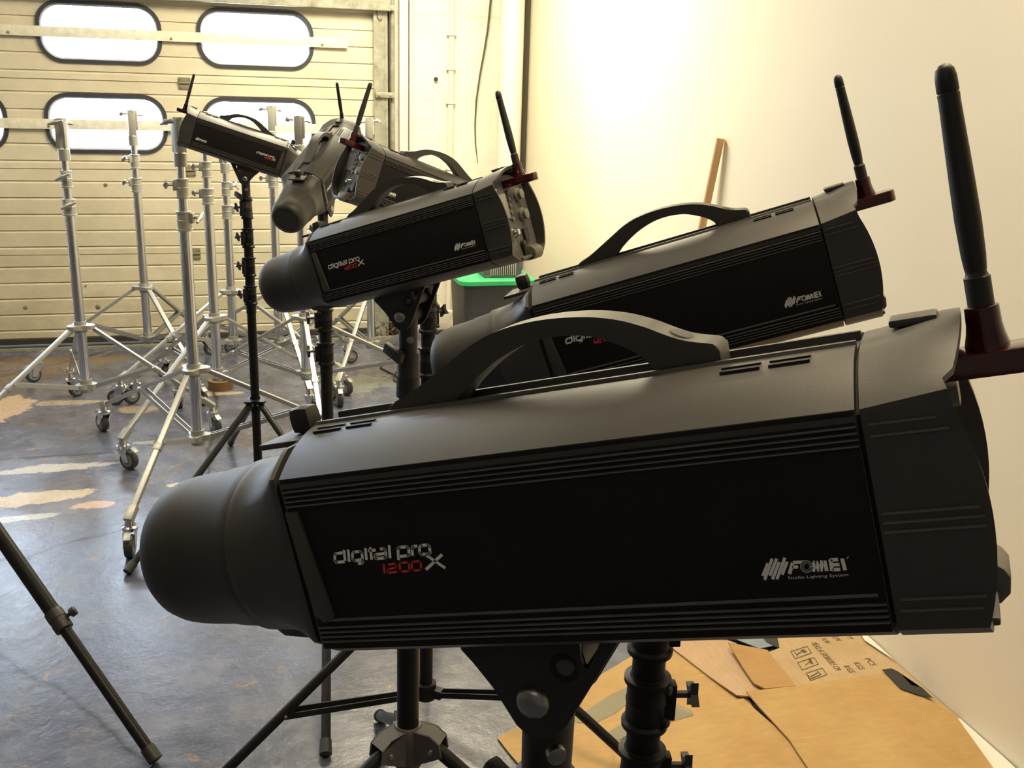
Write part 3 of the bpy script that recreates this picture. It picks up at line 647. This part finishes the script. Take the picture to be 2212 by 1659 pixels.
# ------------------------------------------------------------------ black light stands
def star_knob(bm, c, d, s=1.0):
    c = Vector(c); d = Vector(d).normalized(); u, w_ = frame(d)
    tube(bm, [c, c+d*.018*s], .0045*s, 8)
    o = c+d*.018*s; n = 4; P = []
    for k in range(8):
        r = (.019 if k % 2 == 0 else .0085)*s; a = k*PI/4+.3; P.append((u*math.cos(a)+w_*math.sin(a))*r)
    A = [bm.verts.new(o+p) for p in P]; B = [bm.verts.new(o+p+d*.009*s) for p in P]
    bm.faces.new(A[::-1]); bm.faces.new(B)
    for k in range(8): bm.faces.new((A[k], A[(k+1) % 8], B[(k+1) % 8], B[k]))
def light_stand(p, top, label, s=1.0, kaz=180, hub=.40, legs=(), low=None, style='plate', ncol=4, c0=1.04):
    t = empty('light_stand', (p[0], p[1], 0), label, 'light stand', 'black light stands')
    k = Vector((math.cos(math.radians(kaz)), math.sin(math.radians(kaz)), 0))
    zb = max(.02, (low if low is not None else hub-.30 if style == 'ears' else hub-.36))
    bm = nb(); tube(bm, [(0, 0, c0-.03), (0, 0, top)], .0150*s, 24); obj('upper_tube', bm, M['blackmetal'], t)
    bm = nb(); tube(bm, [(0, 0, zb), (0, 0, c0-.1*ncol+.05)], .0190*s, 26); obj('lower_tube', bm, M['blackmetal'], t)
    for i in range(ncol):
        z = c0-.1*i; r = (.0215+.0010*i)*s
        bm = nb(); lathe(bm, [(-.096, r*.86), (-.066, r*.86), (-.064, r*1.16), (-.058, r*1.18), (-.055, r), (-.030, r), (-.029, r*1.03), (-.027, r*1.03), (-.026, r), (-.004, r), (-.003, r*1.17), (.003, r*1.17), (.004, r*.9), (.007, r*.84)], (0, 0, z), (0, 0, 1), 30)
        box(bm, tuple(k*(r+.003)+Vector((0, 0, z-.030))), (.016*s, .016*s, .048), Matrix.Rotation(math.radians(kaz), 3, 'Z'), .002)
        cl = obj('collar', bm, M['blackmetal'], t)
        bm = nb(); star_knob(bm, k*(r+.009)+Vector((0, 0, z-.022)), k, s); obj('star_knob', bm, M['rubber'], cl)
        for dz in (-.006, -.050):
            a = math.radians(kaz+(38 if i % 2 else -38)); q = Vector((math.cos(a), math.sin(a), 0)); bm = nb(); lathe(bm, [(0, .0055*s), (.009*s, .0050*s), (.010*s, .003*s)], q*(r-.002)+Vector((0, 0, z+dz)), q, 12)
            obj('clamp_screw', bm, M['rubber'], cl)
    if style == 'plate':
        bm = nb(); P = []
        for i in range(48):
            a = 2*PI*i/48; m_ = max(math.cos(a-math.radians(l[0])) for l in legs); P.append(((.026+.034*max(0, m_)**5)*s*1.15*math.cos(a), (.026+.034*max(0, m_)**5)*s*1.15*math.sin(a)))
        prism(bm, P, hub-.003, hub+.004, 'z', .0012); lathe(bm, [(-.045, .0225*s), (.012, .0225*s)], (0, 0, hub), (0, 0, 1), 26)
        hb = obj('leg_hub', bm, M['blackmetal'], t)
    else:
        bm = nb(); lathe(bm, [(-.060, .024), (-.055, .026), (.0, .026), (.018, .0255), (.022, .023)], (0, 0, hub), (0, 0, 1), 30)
        for l in legs:
            a = math.radians(l[0]); q = Vector((math.cos(a), math.sin(a), 0)); side = Vector((-q.y, q.x, 0))
            for s2 in (-1, 1):
                P3 = [q*.015+Vector((0, 0, .020)), q*.048+Vector((0, 0, .018)), q*.066+Vector((0, 0, .004)), q*.070+Vector((0, 0, -.020)), q*.052+Vector((0, 0, -.030)), q*.015+Vector((0, 0, -.050))]
                A = [bm.verts.new(v_+Vector((0, 0, hub))+side*s2*.0150) for v_ in P3]; B = [bm.verts.new(v_+Vector((0, 0, hub))+side*s2*.0185) for v_ in P3]
                bm.faces.new(A); bm.faces.new(B[::-1])
                for i in range(6): bm.faces.new((A[i], A[(i+1) % 6], B[(i+1) % 6], B[i]))
            A = [bm.verts.new(q*e+Vector((0, 0, hub+h))+side*w2) for e, h, w2 in ((.015, .020, -.0185), (.048, .018, -.0185), (.066, .004, -.0185), (.066, .004, .0185), (.048, .018, .0185), (.015, .020, .0185))]; bm.faces.new(A)
        hb = obj('leg_hub', bm, M['latch'], t)
    if low is not None:
        bm = nb(); lathe(bm, [(-.02, .025), (.02, .025), (.022, .021)], (0, 0, low), (0, 0, 1), 24)
        for l in legs:
            a = math.radians(l[0]); q = Vector((math.cos(a), math.sin(a), 0)); bar(bm, q*.015+Vector((0, 0, low)), q*.045+Vector((0, 0, low)), .022, .022)
        obj('spreader_collar', bm, M['blackmetal'], t)
    for l in legs:
        az, r, zf = l[0], l[1], (l[2] if len(l) > 2 else 0)
        rad = (l[3] if len(l) > 3 else .0115)
        a = math.radians(az); q = Vector((math.cos(a), math.sin(a), 0)); off = .050*s if style == 'ears' else .042*s
        A = q*off+Vector((0, 0, hub-.012)); B = q*r+Vector((0, 0, rad*1.0+zf))
        bm = nb(); tube(bm, [A, B], rad, 18); lg = obj('leg', bm, M['blackmetal'], t)
        d = (B-A).normalized()
        bm = nb(); tube(bm, [B-d*.035, B-d*.0, B+d*.002], [rad*1.2, rad*1.25, rad*.7], 16); obj('rubber_foot', bm, M['rubber'], lg)
        sd = Vector((-q.y, q.x, 0))
        for s2 in (-1, 1): bm = nb(); lathe(bm, [(0, .005), (.002, .0045), (.003, .002)], A+sd*s2*(.0185 if style == 'ears' else .012), sd*s2, 12); obj('leg_bolt', bm, M['bolt'], lg)
        if low is not None:
            mid = A.lerp(B, .62)
            for s2 in (-1, 1):
                bm = nb(); bar(bm, q*.035+Vector((0, 0, low))+sd*s2*.010, mid+sd*s2*.0125, .003, .014); st = obj('strut', bm, M['blackmetal'], t)
                bm = nb(); lathe(bm, [(0, .0045), (.003, .003)], mid+sd*s2*.013, sd*s2, 10); obj('strut_rivet', bm, M['bolt'], st)
    return t
def P2(i): return (PIV[i][0].x, PIV[i][0].y)
def T2(i): return PIV[i][0].z-.128
light_stand(P2(0), T2(0), 'black light stand carrying the nearest flash head, its pole at the bottom centre', kaz=20, legs=((30, .6), (150, .6), (-90, .6)), c0=.98)
light_stand(P2(1), T2(1), 'black light stand with stacked collars and right-hand knob, standing over the cardboard', kaz=-12, legs=((10, .65), (130, .65), (-110, .65)), c0=1.03, s=1.02)
light_stand(P2(2), T2(2), 'black light stand under the middle flash head, leg hub with flared ears', kaz=40, hub=.40, style='ears', legs=((-153, .72, 0, .0125), (-33, .60, 0, .0125), (87, .62, 0, .0125)), c0=1.0)
light_stand(P2(3), T2(3), 'thinner black light stand right behind the middle one, paired flat struts to its legs', kaz=35, s=.85, hub=.38, low=.075, legs=((-159, .575), (-39, .55, .022), (78, .55)), c0=1.04)
light_stand(P2(4), T2(4), 'black light stand below the foreshortened flash head, knob at its left', kaz=188, s=.92, hub=.45, legs=((-96, .90), (22, .62), (80, .55)), c0=.96, ncol=3)
s6 = light_stand(P2(5), T2(5), 'slim black light stand under the farthest flash head, four star knobs at left', kaz=222, s=.82, hub=.385, legs=((-127, .69), (-60, .62), (100, .6)), c0=1.10)
a = math.radians(-60); q = Vector((math.cos(a), math.sin(a), 0)); A = q*.03+Vector((0, 0, .373)); B = q*.62+Vector((0, 0, .012)); d = (B-A).normalized(); sd = Vector((-q.y, q.x, 0)); nrm = sd.cross(d); nrm = nrm if nrm.z > 0 else -nrm
bm = nb(); c = A+d*.215+nrm*.0128; box(bm, c-sd*.003, (.085, .012, .0016), Matrix((d, sd, nrm)).transposed()); stk = obj('sticker', bm, M['gold'], s6, flat=True)
bm = nb(); pts = [c-sd*.003+nrm*.0014+d*(-.036+.009*k)+sd*(.004*(-1)**k) for k in range(9)]; tube(bm, pts, .0009, 6); obj('script_marking', bm, M['white'], stk)
light_stand((-.82, 2.72), 1.1, 'black light stand cut off by the left edge, one telescopic leg in view', hub=.66, legs=((-48, .875, 0, .0135), (105, .85), (-150, .85)), c0=.95)
# telescopic clamp on that leg
ls = [o for o in sc.collection.objects if o.get('label', '').startswith('black light stand cut off')][0]
lg = [c_ for c_ in ls.children if c_.name.startswith('leg') and not c_.name.startswith('leg_hub')][0]
a = math.radians(-48); q = Vector((math.cos(a), math.sin(a), 0)); A = q*.042+Vector((0, 0, .648)); B = q*.875+Vector((0, 0, .0135)); d = (B-A).normalized()
g = A.lerp(B, .615); bm = nb(); tube(bm, [A, g-d*.02], .0180, 18); obj('outer_leg_tube', bm, M['blackmetal'], lg)
bm = nb(); lathe(bm, [(-.03, .0205), (-.024, .0215), (-.006, .0215), (-.005, .0205), (.005, .0205), (.006, .0215), (.024, .0210), (.026, .0150)], g, d, 24); cl = obj('leg_clamp', bm, M['rubber'], lg)
kk = Vector((.75, .2, .45)).normalized(); kk = (kk-d*kk.dot(d)).normalized(); bm = nb(); tube(bm, [g+kk*.018, g+kk*.028], .005, 10); lathe(bm, [(0, .008), (.002, .0115), (.013, .0115), (.015, .009)], g+kk*.028, kk, 18); obj('clamp_knob', bm, M['rubber'], cl)
# ------------------------------------------------------------------ chrome roller stands
def lever(bm, c, d, s=1.0, tilt=.5):
    """cast T handle on a short screw"""
    c = Vector(c); d = Vector(d).normalized(); side = Vector((-d.y, d.x, 0)); up = Vector((0, 0, 1))
    tube(bm, [c, c+d*.020*s], .0055*s, 8)
    o = c+d*.025*s; ax = (side*math.cos(tilt)+up*math.sin(tilt))
    tube(bm, [o-ax*.032*s, o-ax*.016*s, o, o+ax*.016*s, o+ax*.032*s], [.0045*s, .0062*s, .0105*s, .0062*s, .0045*s], 10)
def roller(pos, feet, label, hub=.475, low=.215, top=1.345, kaz=(200, 200, 200), zc=(1.107, .997), headw=1.0):
    t = empty('roller_stand', (pos[0], pos[1], 0), label, 'roller stand', 'chrome roller stands with castors')
    bm = nb(); tube(bm, [(0, 0, low), (0, 0, zc[1]-.03)], .0210, 26); obj('lower_tube', bm, M['tube'], t)
    bm = nb(); tube(bm, [(0, 0, zc[1]-.03), (0, 0, zc[0]-.02)], .0175, 24); obj('middle_tube', bm, M['tube'], t)
    bm = nb(); tube(bm, [(0, 0, zc[0]-.02), (0, 0, top-.14)], .0140, 22); obj('upper_tube', bm, M['tube'], t)
    kz = [Vector((math.cos(math.radians(a)), math.sin(math.radians(a)), 0)) for a in kaz]
    # head: clamp block with a spigot receiver on one side
    bm = nb(); lathe(bm, [(-.165, .0225), (-.120, .0225), (-.118, .0205), (-.115, .0190), (-.050, .0185)], (0, 0, top), (0, 0, 1), 24)
    box(bm, (-.002, 0, top-.060), (.034*headw, .040, .116), Matrix.Rotation(math.radians(kaz[0]), 3, 'Z'), .004)
    q = kz[0]; box(bm, tuple(q*-.017+Vector((0, 0, top-.047))), (.016, .032, .092), Matrix.Rotation(math.radians(kaz[0]), 3, 'Z'), .004)
    tube(bm, [(0, 0, top-.01), (0, 0, top)], .0205, 20)
    hd = obj('clamp_head', bm, M['cast'], t)
    bm = nb(); lever(bm, kz[0]*.022+Vector((0, 0, top-.016)), kz[0], 1.0, .25); obj('t_handle', bm, M['cast'], hd)
    bm = nb(); lever(bm, kz[0]*-.024+Vector((0, 0, top-.022)), -kz[0], .8, .1); obj('t_handle', bm, M['cast'], hd)
    for z, r, q in ((zc[0], .0205, kz[1]), (zc[1], .0245, kz[2])):
        bm = nb(); lathe(bm, [(-.036, r*.9), (-.035, r*1.14), (-.029, r*1.14), (-.028, r), (-.002, r), (-.001, r*1.04), (.002, r*1.04), (.003, r), (.026, r), (.027, r*1.12), (.032, r*1.12), (.033, r*.85)], (0, 0, z), (0, 0, 1), 28)
        box(bm, tuple(q*(r+.003)+Vector((0, 0, z+.010))), (.016, .024, .036), Matrix.Rotation(math.atan2(q.y, q.x), 3, 'Z'), .003)
        cl = obj('collar', bm, M['cast'], t)
        bm = nb(); lever(bm, q*(r+.008)+Vector((0, 0, z+.012)), q, 1.0, .45); obj('t_handle', bm, M['cast'], cl)
    azs = [math.atan2(f[1]-pos[1], f[0]-pos[0]) for f in feet]
    def spider(z, r, th):
        bm = nb(); P = []
        for i in range(60):
            a = 2*PI*i/60; m_ = max(math.cos(a-z_) for z_ in azs); rr = r*(.56+.44*max(0, m_)**4); P.append((rr*math.cos(a), rr*math.sin(a)))
        prism(bm, P, z-th/2, z+th/2, 'z', .002); lathe(bm, [(-th*1.3, .0245), (th*1.3, .0245)], (0, 0, z), (0, 0, 1), 24); return bm
    obj('leg_hub', spider(hub, .060, .018), M['cast'], t); obj('spreader_hub', spider(low, .048, .022), M['cast'], t)
    for f, az in zip(feet, azs):
        q = Vector((math.cos(az), math.sin(az), 0)); sd = Vector((-q.y, q.x, 0)); R_ = math.hypot(f[0]-pos[0], f[1]-pos[1])
        A = q*.052+Vector((0, 0, hub-.008)); B = q*R_+Vector((0, 0, .125)); d = (B-A).normalized()
        bm = nb(); bar(bm, A, B, .020, .015, (0, 0, 1), .002); lg = obj('leg', bm, M['bar'], t)
        bm = nb(); bar(bm, B-d*.045, B+d*.012, .029, .025, (0, 0, 1), .003); bar(bm, A.lerp(B, .53)-d*.014, A.lerp(B, .53)+d*.014, .026, .020, (0, 0, 1), .002); obj('leg_socket', bm, M['cast'], lg)
        mid = A.lerp(B, .50)
        for s2 in (-1, 1):
            bm = nb(); bar(bm, q*.040+sd*s2*.009+Vector((0, 0, low)), mid+sd*s2*.0125, .0035, .017); st = obj('strut', bm, M['bar'], t)
            bm = nb(); lathe(bm, [(0, .006), (.005, .005), (.006, .002)], mid+sd*s2*.014, sd*s2, 10); obj('strut_bolt', bm, M['chrome'], st)
        # castor
        rnd = random.Random(int(az*1000)+len(label)); ca = az+rnd.uniform(-1.6, 1.6); cq = Vector((math.cos(ca), math.sin(ca), 0)); cs = Vector((-cq.y, cq.x, 0))
        c0 = q*R_; w0 = c0+cq*.026+Vector((0, 0, .038))
        bm = nb(); lathe(bm, [(.082, .020), (.086, .026), (.096, .026), (.100, .018), (.132, .012)], c0, (0, 0, 1), 22)
        for s2 in (-1, 1):
            P3 = [c0+Vector((0, 0, .086))-cq*.020, c0+Vector((0, 0, .086))+cq*.024, w0+cq*.012+Vector((0, 0, -.004)), w0-cq*.008+Vector((0, 0, -.008))]
            a1 = [bm.verts.new(v_+cs*s2*.0165) for v_ in P3]; b1 = [bm.verts.new(v_+cs*s2*.0195) for v_ in P3]; bm.faces.new(a1); bm.faces.new(b1[::-1])
            for i in range(4): bm.faces.new((a1[i], a1[(i+1) % 4], b1[(i+1) % 4], b1[i]))
        cf = obj('castor_fork', bm, M['chrome'], t)
        bm = nb(); lathe(bm, [(-.0135, .030), (-.0125, .0365), (-.006, .038), (.006, .038), (.0125, .0365), (.0135, .030)], w0, cs, 26); obj('wheel', bm, M['wheel'], cf)
        bm = nb(); lathe(bm, [(-.0150, .006), (-.0145, .026), (.0145, .026), (.0150, .006)], w0, cs, 22); obj('wheel_hub', bm, M['hub'], cf)
        bm = nb(); box(bm, tuple(w0+cq*.030+Vector((0, 0, .046))), (.030, .022, .004), Matrix.Rotation(ca, 3, 'Z') @ Matrix.Rotation(.5, 3, 'Y'), .0015); obj('brake_lever', bm, M['cast'], cf)
    return t
def pol(p, L): return [(p[0]+r*math.cos(math.radians(a)), p[1]+r*math.sin(math.radians(a))) for a, r in L]
RS = [
 ((-.66, 4.45), ((105, .57), (-9, .52), (-137, .60)), 1.325, (250, 262, 275), 'leftmost chrome roller stand, bar handles on both sides of its head'),
 ((-.468, 5.28), ((176, .54), (-62, .54), (58, .5)), 1.335, (190, 205, 195), 'chrome roller stand second from the left, its head before the lower left window'),
 ((-.18, 3.70), ((119, .86), (-112, .54), (3, .72)), 1.366, (215, 185, -20), 'nearest chrome roller stand, its long front leg reaching towards the largest flash head'),
 ((-.119, 4.55), ((-123, .66), (24, .55), (140, .5)), 1.36, (100, 185, 175), 'chrome roller stand between the nearest one and the slim black stand'),
 ((-.048, 5.15), ((-150, .6), (-30, .6), (90, .55)), 1.22, (60, 10, 5), 'half hidden chrome roller stand just left of the slim black light stand'),
 ((.175, 5.08), ((-78, .54), (42, .5), (162, .6)), 1.378, (190, 190, 180), 'chrome roller stand with the tallest head, above the handle of the farthest flash head'),
 ((.27, 4.50), ((-88, .66), (-18, .85), (158, .62)), 1.352, (170, 175, 10), 'chrome roller stand with its head left of the foreshortened flash head'),
 ((.635, 5.02), ((-120, .4), (120, .5), (-25, .42)), 1.335, (10, 0, 20), 'chrome roller stand farthest right, beside the steel door track'),
]
for p, L, top, ka, lab in RS: roller(p, pol(p, L), lab, top=top, kaz=ka, zc=(top-.238, top-.350))
# ------------------------------------------------------------------ things by the walls
t = empty('broom_handle', (0, 0, 0), 'pale wooden broom leaning on the cream wall behind the second flash head', 'broom')
A = Vector((XW-.017, 3.36, 1.345)); B = Vector((XW-.10, 3.55, .02)); bm = nb(); tube(bm, [A, B], .0145, 18); t.location = B; o = obj('pole', bm, M['wood'], t); o.location = -B
bm = nb(); bar(bm, B+Vector((0, -.14, .03)), B+Vector((0, .14, .03)), .05, .03, bev=.004); o = obj('broom_head', bm, M['wood'], t); o.location = -B
# bin with green rim, crate on it
t = empty('bin', (1.30, 5.22, 0), 'dark grey bin with a bright green rim in the far corner', 'bin')
def rr2(wd, ln, r=.04, n=5):
    P = []
    for sx, sy, a0 in ((1, 1, 0), (-1, 1, 90), (-1, -1, 180), (1, -1, 270)):
        for k in range(n+1):
            a = math.radians(a0+90*k/n); P.append((sx*(wd/2-r)+r*math.cos(a), sy*(ln/2-r)+r*math.sin(a)))
    return P
bm = nb(); loft(bm, [[(x, y, z) for x, y in rr2(wd, ln)] for z, wd, ln in ((.0, .30, .34), (.02, .31, .35), (.50, .355, .40))]); obj('body', bm, M['bin'], t, 30)
bm = nb(); loft(bm, [[(x, y, z) for x, y in rr2(wd, ln, .05)] for z, wd, ln in ((.50, .40, .44), (.505, .415, .455), (.525, .415, .455), (.535, .39, .43))]); obj('rim', bm, M['green'], t, 30)
t = empty('crate', (1.33, 5.12, .536), 'small grey ribbed crate standing on the green bin rim in the far corner', 'crate')
bm = nb(); box(bm, (0, 0, .006), (.20, .16, .012), bev=.003)
for sx in (-1, 1): box(bm, (sx*.095, 0, .06), (.012, .16, .11), bev=.002)
for sy in (-1, 1): box(bm, (0, sy*.075, .055), (.18, .004, .09))
obj('tray', bm, M['greybox'], t)
bm = nb()
for k in range(13): box(bm, (-.066+.011*k, -.083, .056), (.004, .010, .085), bev=.001)
obj('ribs', bm, M['bristle'], t)
t = empty('brush', (1.345, 5.12, .550), 'bright red topped brush lying inside the grey crate on the bin', 'brush')
bm = nb(); box(bm, (0, 0, .098), (.10, .045, .03), bev=.006); obj('back', bm, M['redp'], t)
bm = nb()
for i in range(12):
    for j in range(4): tube(bm, [(-.042+.0076*i, -.015+.01*j, .0), (-.042+.0076*i, -.015+.01*j, .086)], .0022, 5)
obj('bristles', bm, M['bristle'], t)['kind'] = 'stuff'
# dead leaves and floor litter
bm = nb(); rnd = random.Random(3); p0 = fl(838, 715)
for k in range(70):
    c = Vector((p0.x+rnd.gauss(0, .05), min(p0.y+rnd.gauss(.06, .05), YD-.03), rnd.uniform(.004, .10)*(1 if k < 50 else .3))); a = rnd.uniform(0, 6.28); u = Vector((math.cos(a), math.sin(a), rnd.uniform(-.6, .6)))*.022; v_ = Vector((-math.sin(a), math.cos(a), rnd.uniform(-.8, .8)))*.010
    bm.faces.new([bm.verts.new(c+x) for x in (-u, -v_, u, v_)])
tag(obj('dry_leaves', bm, M['leaf'], flat=True), 'small heap of dry brown leaves at the foot of the pier', 'leaves', kind='stuff')
bm = nb(); P_ = [(868, 745), (850, 775), (828, 780), (822, 795), (838, 803), (856, 812), (866, 830), (852, 822), (850, 812), (862, 795), (880, 790)]
tube(bm, [fl(x, y, .006) for x, y in P_], .0045, 8); tag(obj('floor_cable', bm, M['blackmetal']), 'thin black cable curled on the floor left of the middle black stand', 'cable')
p = fl(477, 838)
t = empty('tape_roll', (p.x, p.y, 0), 'roll of glossy brown tape lying on the floor among the roller stands', 'tape roll')
bm = nb(); n = 30
for rr0, rr1, h0, h1 in ((.062, .040, .0, .045),):
    r4 = [[bm.verts.new((r_*math.cos(2*PI*k/n), r_*math.sin(2*PI*k/n), z)) for k in range(n)] for r_, z in ((rr0, h0), (rr0, h1), (rr1, h1), (rr1, h0))]
    for k in range(4):
        for q_ in range(n): bm.faces.new((r4[k][q_], r4[k][(q_+1) % n], r4[(k+1) % 4][(q_+1) % n], r4[(k+1) % 4][q_]))
obj('winding', bm, M['btape'], t)
# ------------------------------------------------------------------ cardboard laid on the floor
def sheet(name, px, z, m, label, cat='cardboard', th=.004, group='flattened cardboard on the floor', lift=None, jag=0):
    rnd = random.Random(len(px)*7+int(z*1e4)); V = [fl(x, y, z) for x, y in px]; W_ = []
    for i, p in enumerate(V):
        q = V[(i+1) % len(V)]; n_ = max(1, int((q-p).length/.05)); pr = Vector((-(q-p).y, (q-p).x, 0)).normalized()
        for k in range(n_): W_.append(p.lerp(q, k/n_)+pr*(rnd.uniform(-jag, jag) if k else 0))
    for p in W_: p.x = min(p.x, XW-.004)
    bm = nb(); A = [bm.verts.new(p) for p in W_]; B = [bm.verts.new(p+Vector((0, 0, th))) for p in W_]; n_ = len(A)
    bm.faces.new(A[::-1]); top = bm.faces.new(B)
    for i in range(n_): bm.faces.new((A[i], A[(i+1) % n_], B[(i+1) % n_], B[i]))
    if lift:
        for v_ in bm.verts:
            for (lx, ly, rad, h) in lift:
                c_ = fl(lx, ly, z); dd = (Vector((v_.co.x, v_.co.y, 0))-Vector((c_.x, c_.y, 0))).length
                if dd < rad: v_.co.z += h*(1-dd/rad)**1.2
    bmesh.ops.triangulate(bm, faces=[f for f in bm.faces if len(f.verts) > 4])
    o = obj(name, bm, m, flat=True)
    return tag(o, label, cat, group) if label else o
C0 = sheet('cardboard_sheet', [(1075, 1597), (1250, 1490), (1440, 1372), (1475, 1368), (1600, 1480), (1640, 1560), (1500, 1760), (1250, 1860), (1128, 1662)], .002, M['card_a'], 'mustard cardboard sheet at the left of the pile, behind the front stand poles', jag=.002)
sheet('cardboard_sheet', [(1451, 1372), (1520, 1366), (1590, 1392), (1655, 1480), (1640, 1512), (1591, 1508), (1451, 1401)], .008, M['card_b'], 'pale pinkish cardboard strip between the mustard sheet and the orange flap', lift=((1591, 1510, .12, .006),), jag=.001)
sheet('plastic_sheet', [(1468, 1362), (1560, 1356), (1690, 1350), (1690, 1392), (1640, 1402), (1590, 1382), (1525, 1380)], .013, M['greyfilm'], 'blue-grey plastic sheet sticking out past the far edge of the cardboard', 'plastic sheet', .002, None)
sheet('tape_scrap', [(1636, 1362), (1676, 1362), (1684, 1402), (1655, 1386)], .016, M['blacktape'], 'small torn black scrap at the far corner of the printed cardboard', 'tape', .001, None)
CE = sheet('cardboard_sheet', [(1678, 1362), (1848, 1352), (1905, 1398), (2024, 1496), (2110, 1575), (2000, 1600), (1730, 1540), (1655, 1500), (1625, 1425), (1684, 1402)], .014, M['card_e'], 'pale printed cardboard sheet with shipping marks beside the cream wall', jag=.002)
sheet('cardboard_flap', [(1572, 1397), (1657, 1407), (1719, 1484), (1652, 1490), (1628, 1478)], .022, M['card_c'], 'small orange cardboard flap left of the printed shipping icons', lift=((1572, 1397, .12, .010),))
CF = sheet('cardboard_sheet', [(1611, 1500), (1719, 1483), (1790, 1474), (1914, 1457), (1960, 1492), (2062, 1545), (2145, 1662), (2230, 1800), (1900, 1900), (1705, 1600)], .021, M['card_a'], 'large mustard cardboard sheet in the lower right, nearest the cream wall', lift=((1611, 1500, .10, .006),), jag=.001)
sheet('cardboard_sheet', [(1437, 1560), (1605, 1511), (1705, 1600), (1960, 1860), (1400, 1980), (1310, 1760), (1330, 1620)], .012, M['card_a'], 'mustard cardboard sheet at the bottom edge, right of the knobbed stand', jag=.001)
sheet('tape_strip', [(1905, 1447), (1925, 1444), (1942, 1452), (1968, 1480), (1992, 1486), (2015, 1508), (1985, 1502), (1945, 1488), (1920, 1462)], .028, M['blacktape'], 'jagged torn black tape across the cardboard beside the wall', 'tape', .001, None, jag=.004)
sheet('paper_strip', [(2046, 1548), (2079, 1552), (2130, 1600), (2215, 1680), (2160, 1690), (2110, 1630)], .019, M['paper'], 'white paper strip between the lower right cardboard and the wall', 'paper', .001, None)
sheet('plastic_film', [(1850, 1356), (1878, 1378), (1915, 1412), (1930, 1425), (1895, 1402), (1868, 1384)], .024, M['paper'], 'crumpled white plastic film along the wall behind the printed cardboard', 'plastic film', .002, None)
for (pxs, z) in (([(1437, 1510), (1495, 1535), (1498, 1545), (1440, 1562)], .0165), ([(1236, 1555), (1320, 1500), (1430, 1452), (1440, 1475), (1380, 1500), (1330, 1540), (1290, 1560), (1250, 1562)], .0065), ([(1300, 1590), (1345, 1562), (1400, 1540), (1400, 1575), (1340, 1598), (1310, 1600)], .0065)):
    o = sheet('clear_tape_patch', pxs, z, M['tape'], None, th=.0006); o.parent = C0; o.name = 'clear_tape'
# printed marks
def L3(px, z=.0195): return fl(px[0], px[1], z)
bm = nb()
def fstroke(bm, pts, wd, z=.0190):
    V = [fl(x, y, z) for x, y in pts]
    for a, b in zip(V, V[1:]):
        d = (b-a); n_ = Vector((-d.y, d.x, 0)).normalized()*wd/2; bm.faces.new([bm.verts.new(v_) for v_ in (a+n_, b+n_, b-n_, a-n_)])
for (x, y) in ((1730, 1409), (1745, 1433), (1763, 1456)):
    fstroke(bm, [(x-22, y-2), (x+13, y-13), (x+23, y+1), (x-12, y+14), (x-22, y-2)], .0022)
fstroke(bm, [(1733, 1403), (1740, 1409)], .012); fstroke(bm, [(1722, 1413), (1733, 1406)], .003); fstroke(bm, [(1716, 1408), (1724, 1418)], .003)
fstroke(bm, [(1748, 1422), (1754, 1434)], .008); fstroke(bm, [(1740, 1436), (1751, 1428)], .002)
fstroke(bm, [(1750, 1462), (1768, 1452), (1765, 1449)], .003); fstroke(bm, [(1752, 1466), (1773, 1457), (1770, 1453)], .003); fstroke(bm, [(1745, 1458), (1752, 1470)], .003)
def ftext(txt, a, b, size, z=.0190):
    A = fl(*a, z); B = fl(*b, z); d = (B-A).normalized(); u = Vector((-d.y, d.x, 0))
    M4 = Matrix(((d.x, u.x, 0, A.x), (d.y, u.y, 0, A.y), (0, 0, 1, z), (0, 0, 0, 1)))
    wid = len(txt)*size*.56; k = (B-A).length/wid
    textmesh(txt, size, M4 @ Matrix.Diagonal((k, 1.0, 1, 1)), bm)
ftext("MEAS.:41.5X38X58.5 CM", (1751, 1388), (1812, 1456), .027)
ftext("N.W.", (1772, 1379), (1785, 1391), .026); ftext("KGS", (1821, 1438), (1834, 1452), .026)
ftext("G.W.", (1796, 1374), (1808, 1386), .026); ftext("KGS", (1842, 1431), (1855, 1445), .026)
ftext("Q'TY", (1818, 1369), (1834, 1382), .026); ftext("PCS", (1866, 1422), (1882, 1438), .026)
obj('shipping_print', bm, M['ink'], CE, flat=True)
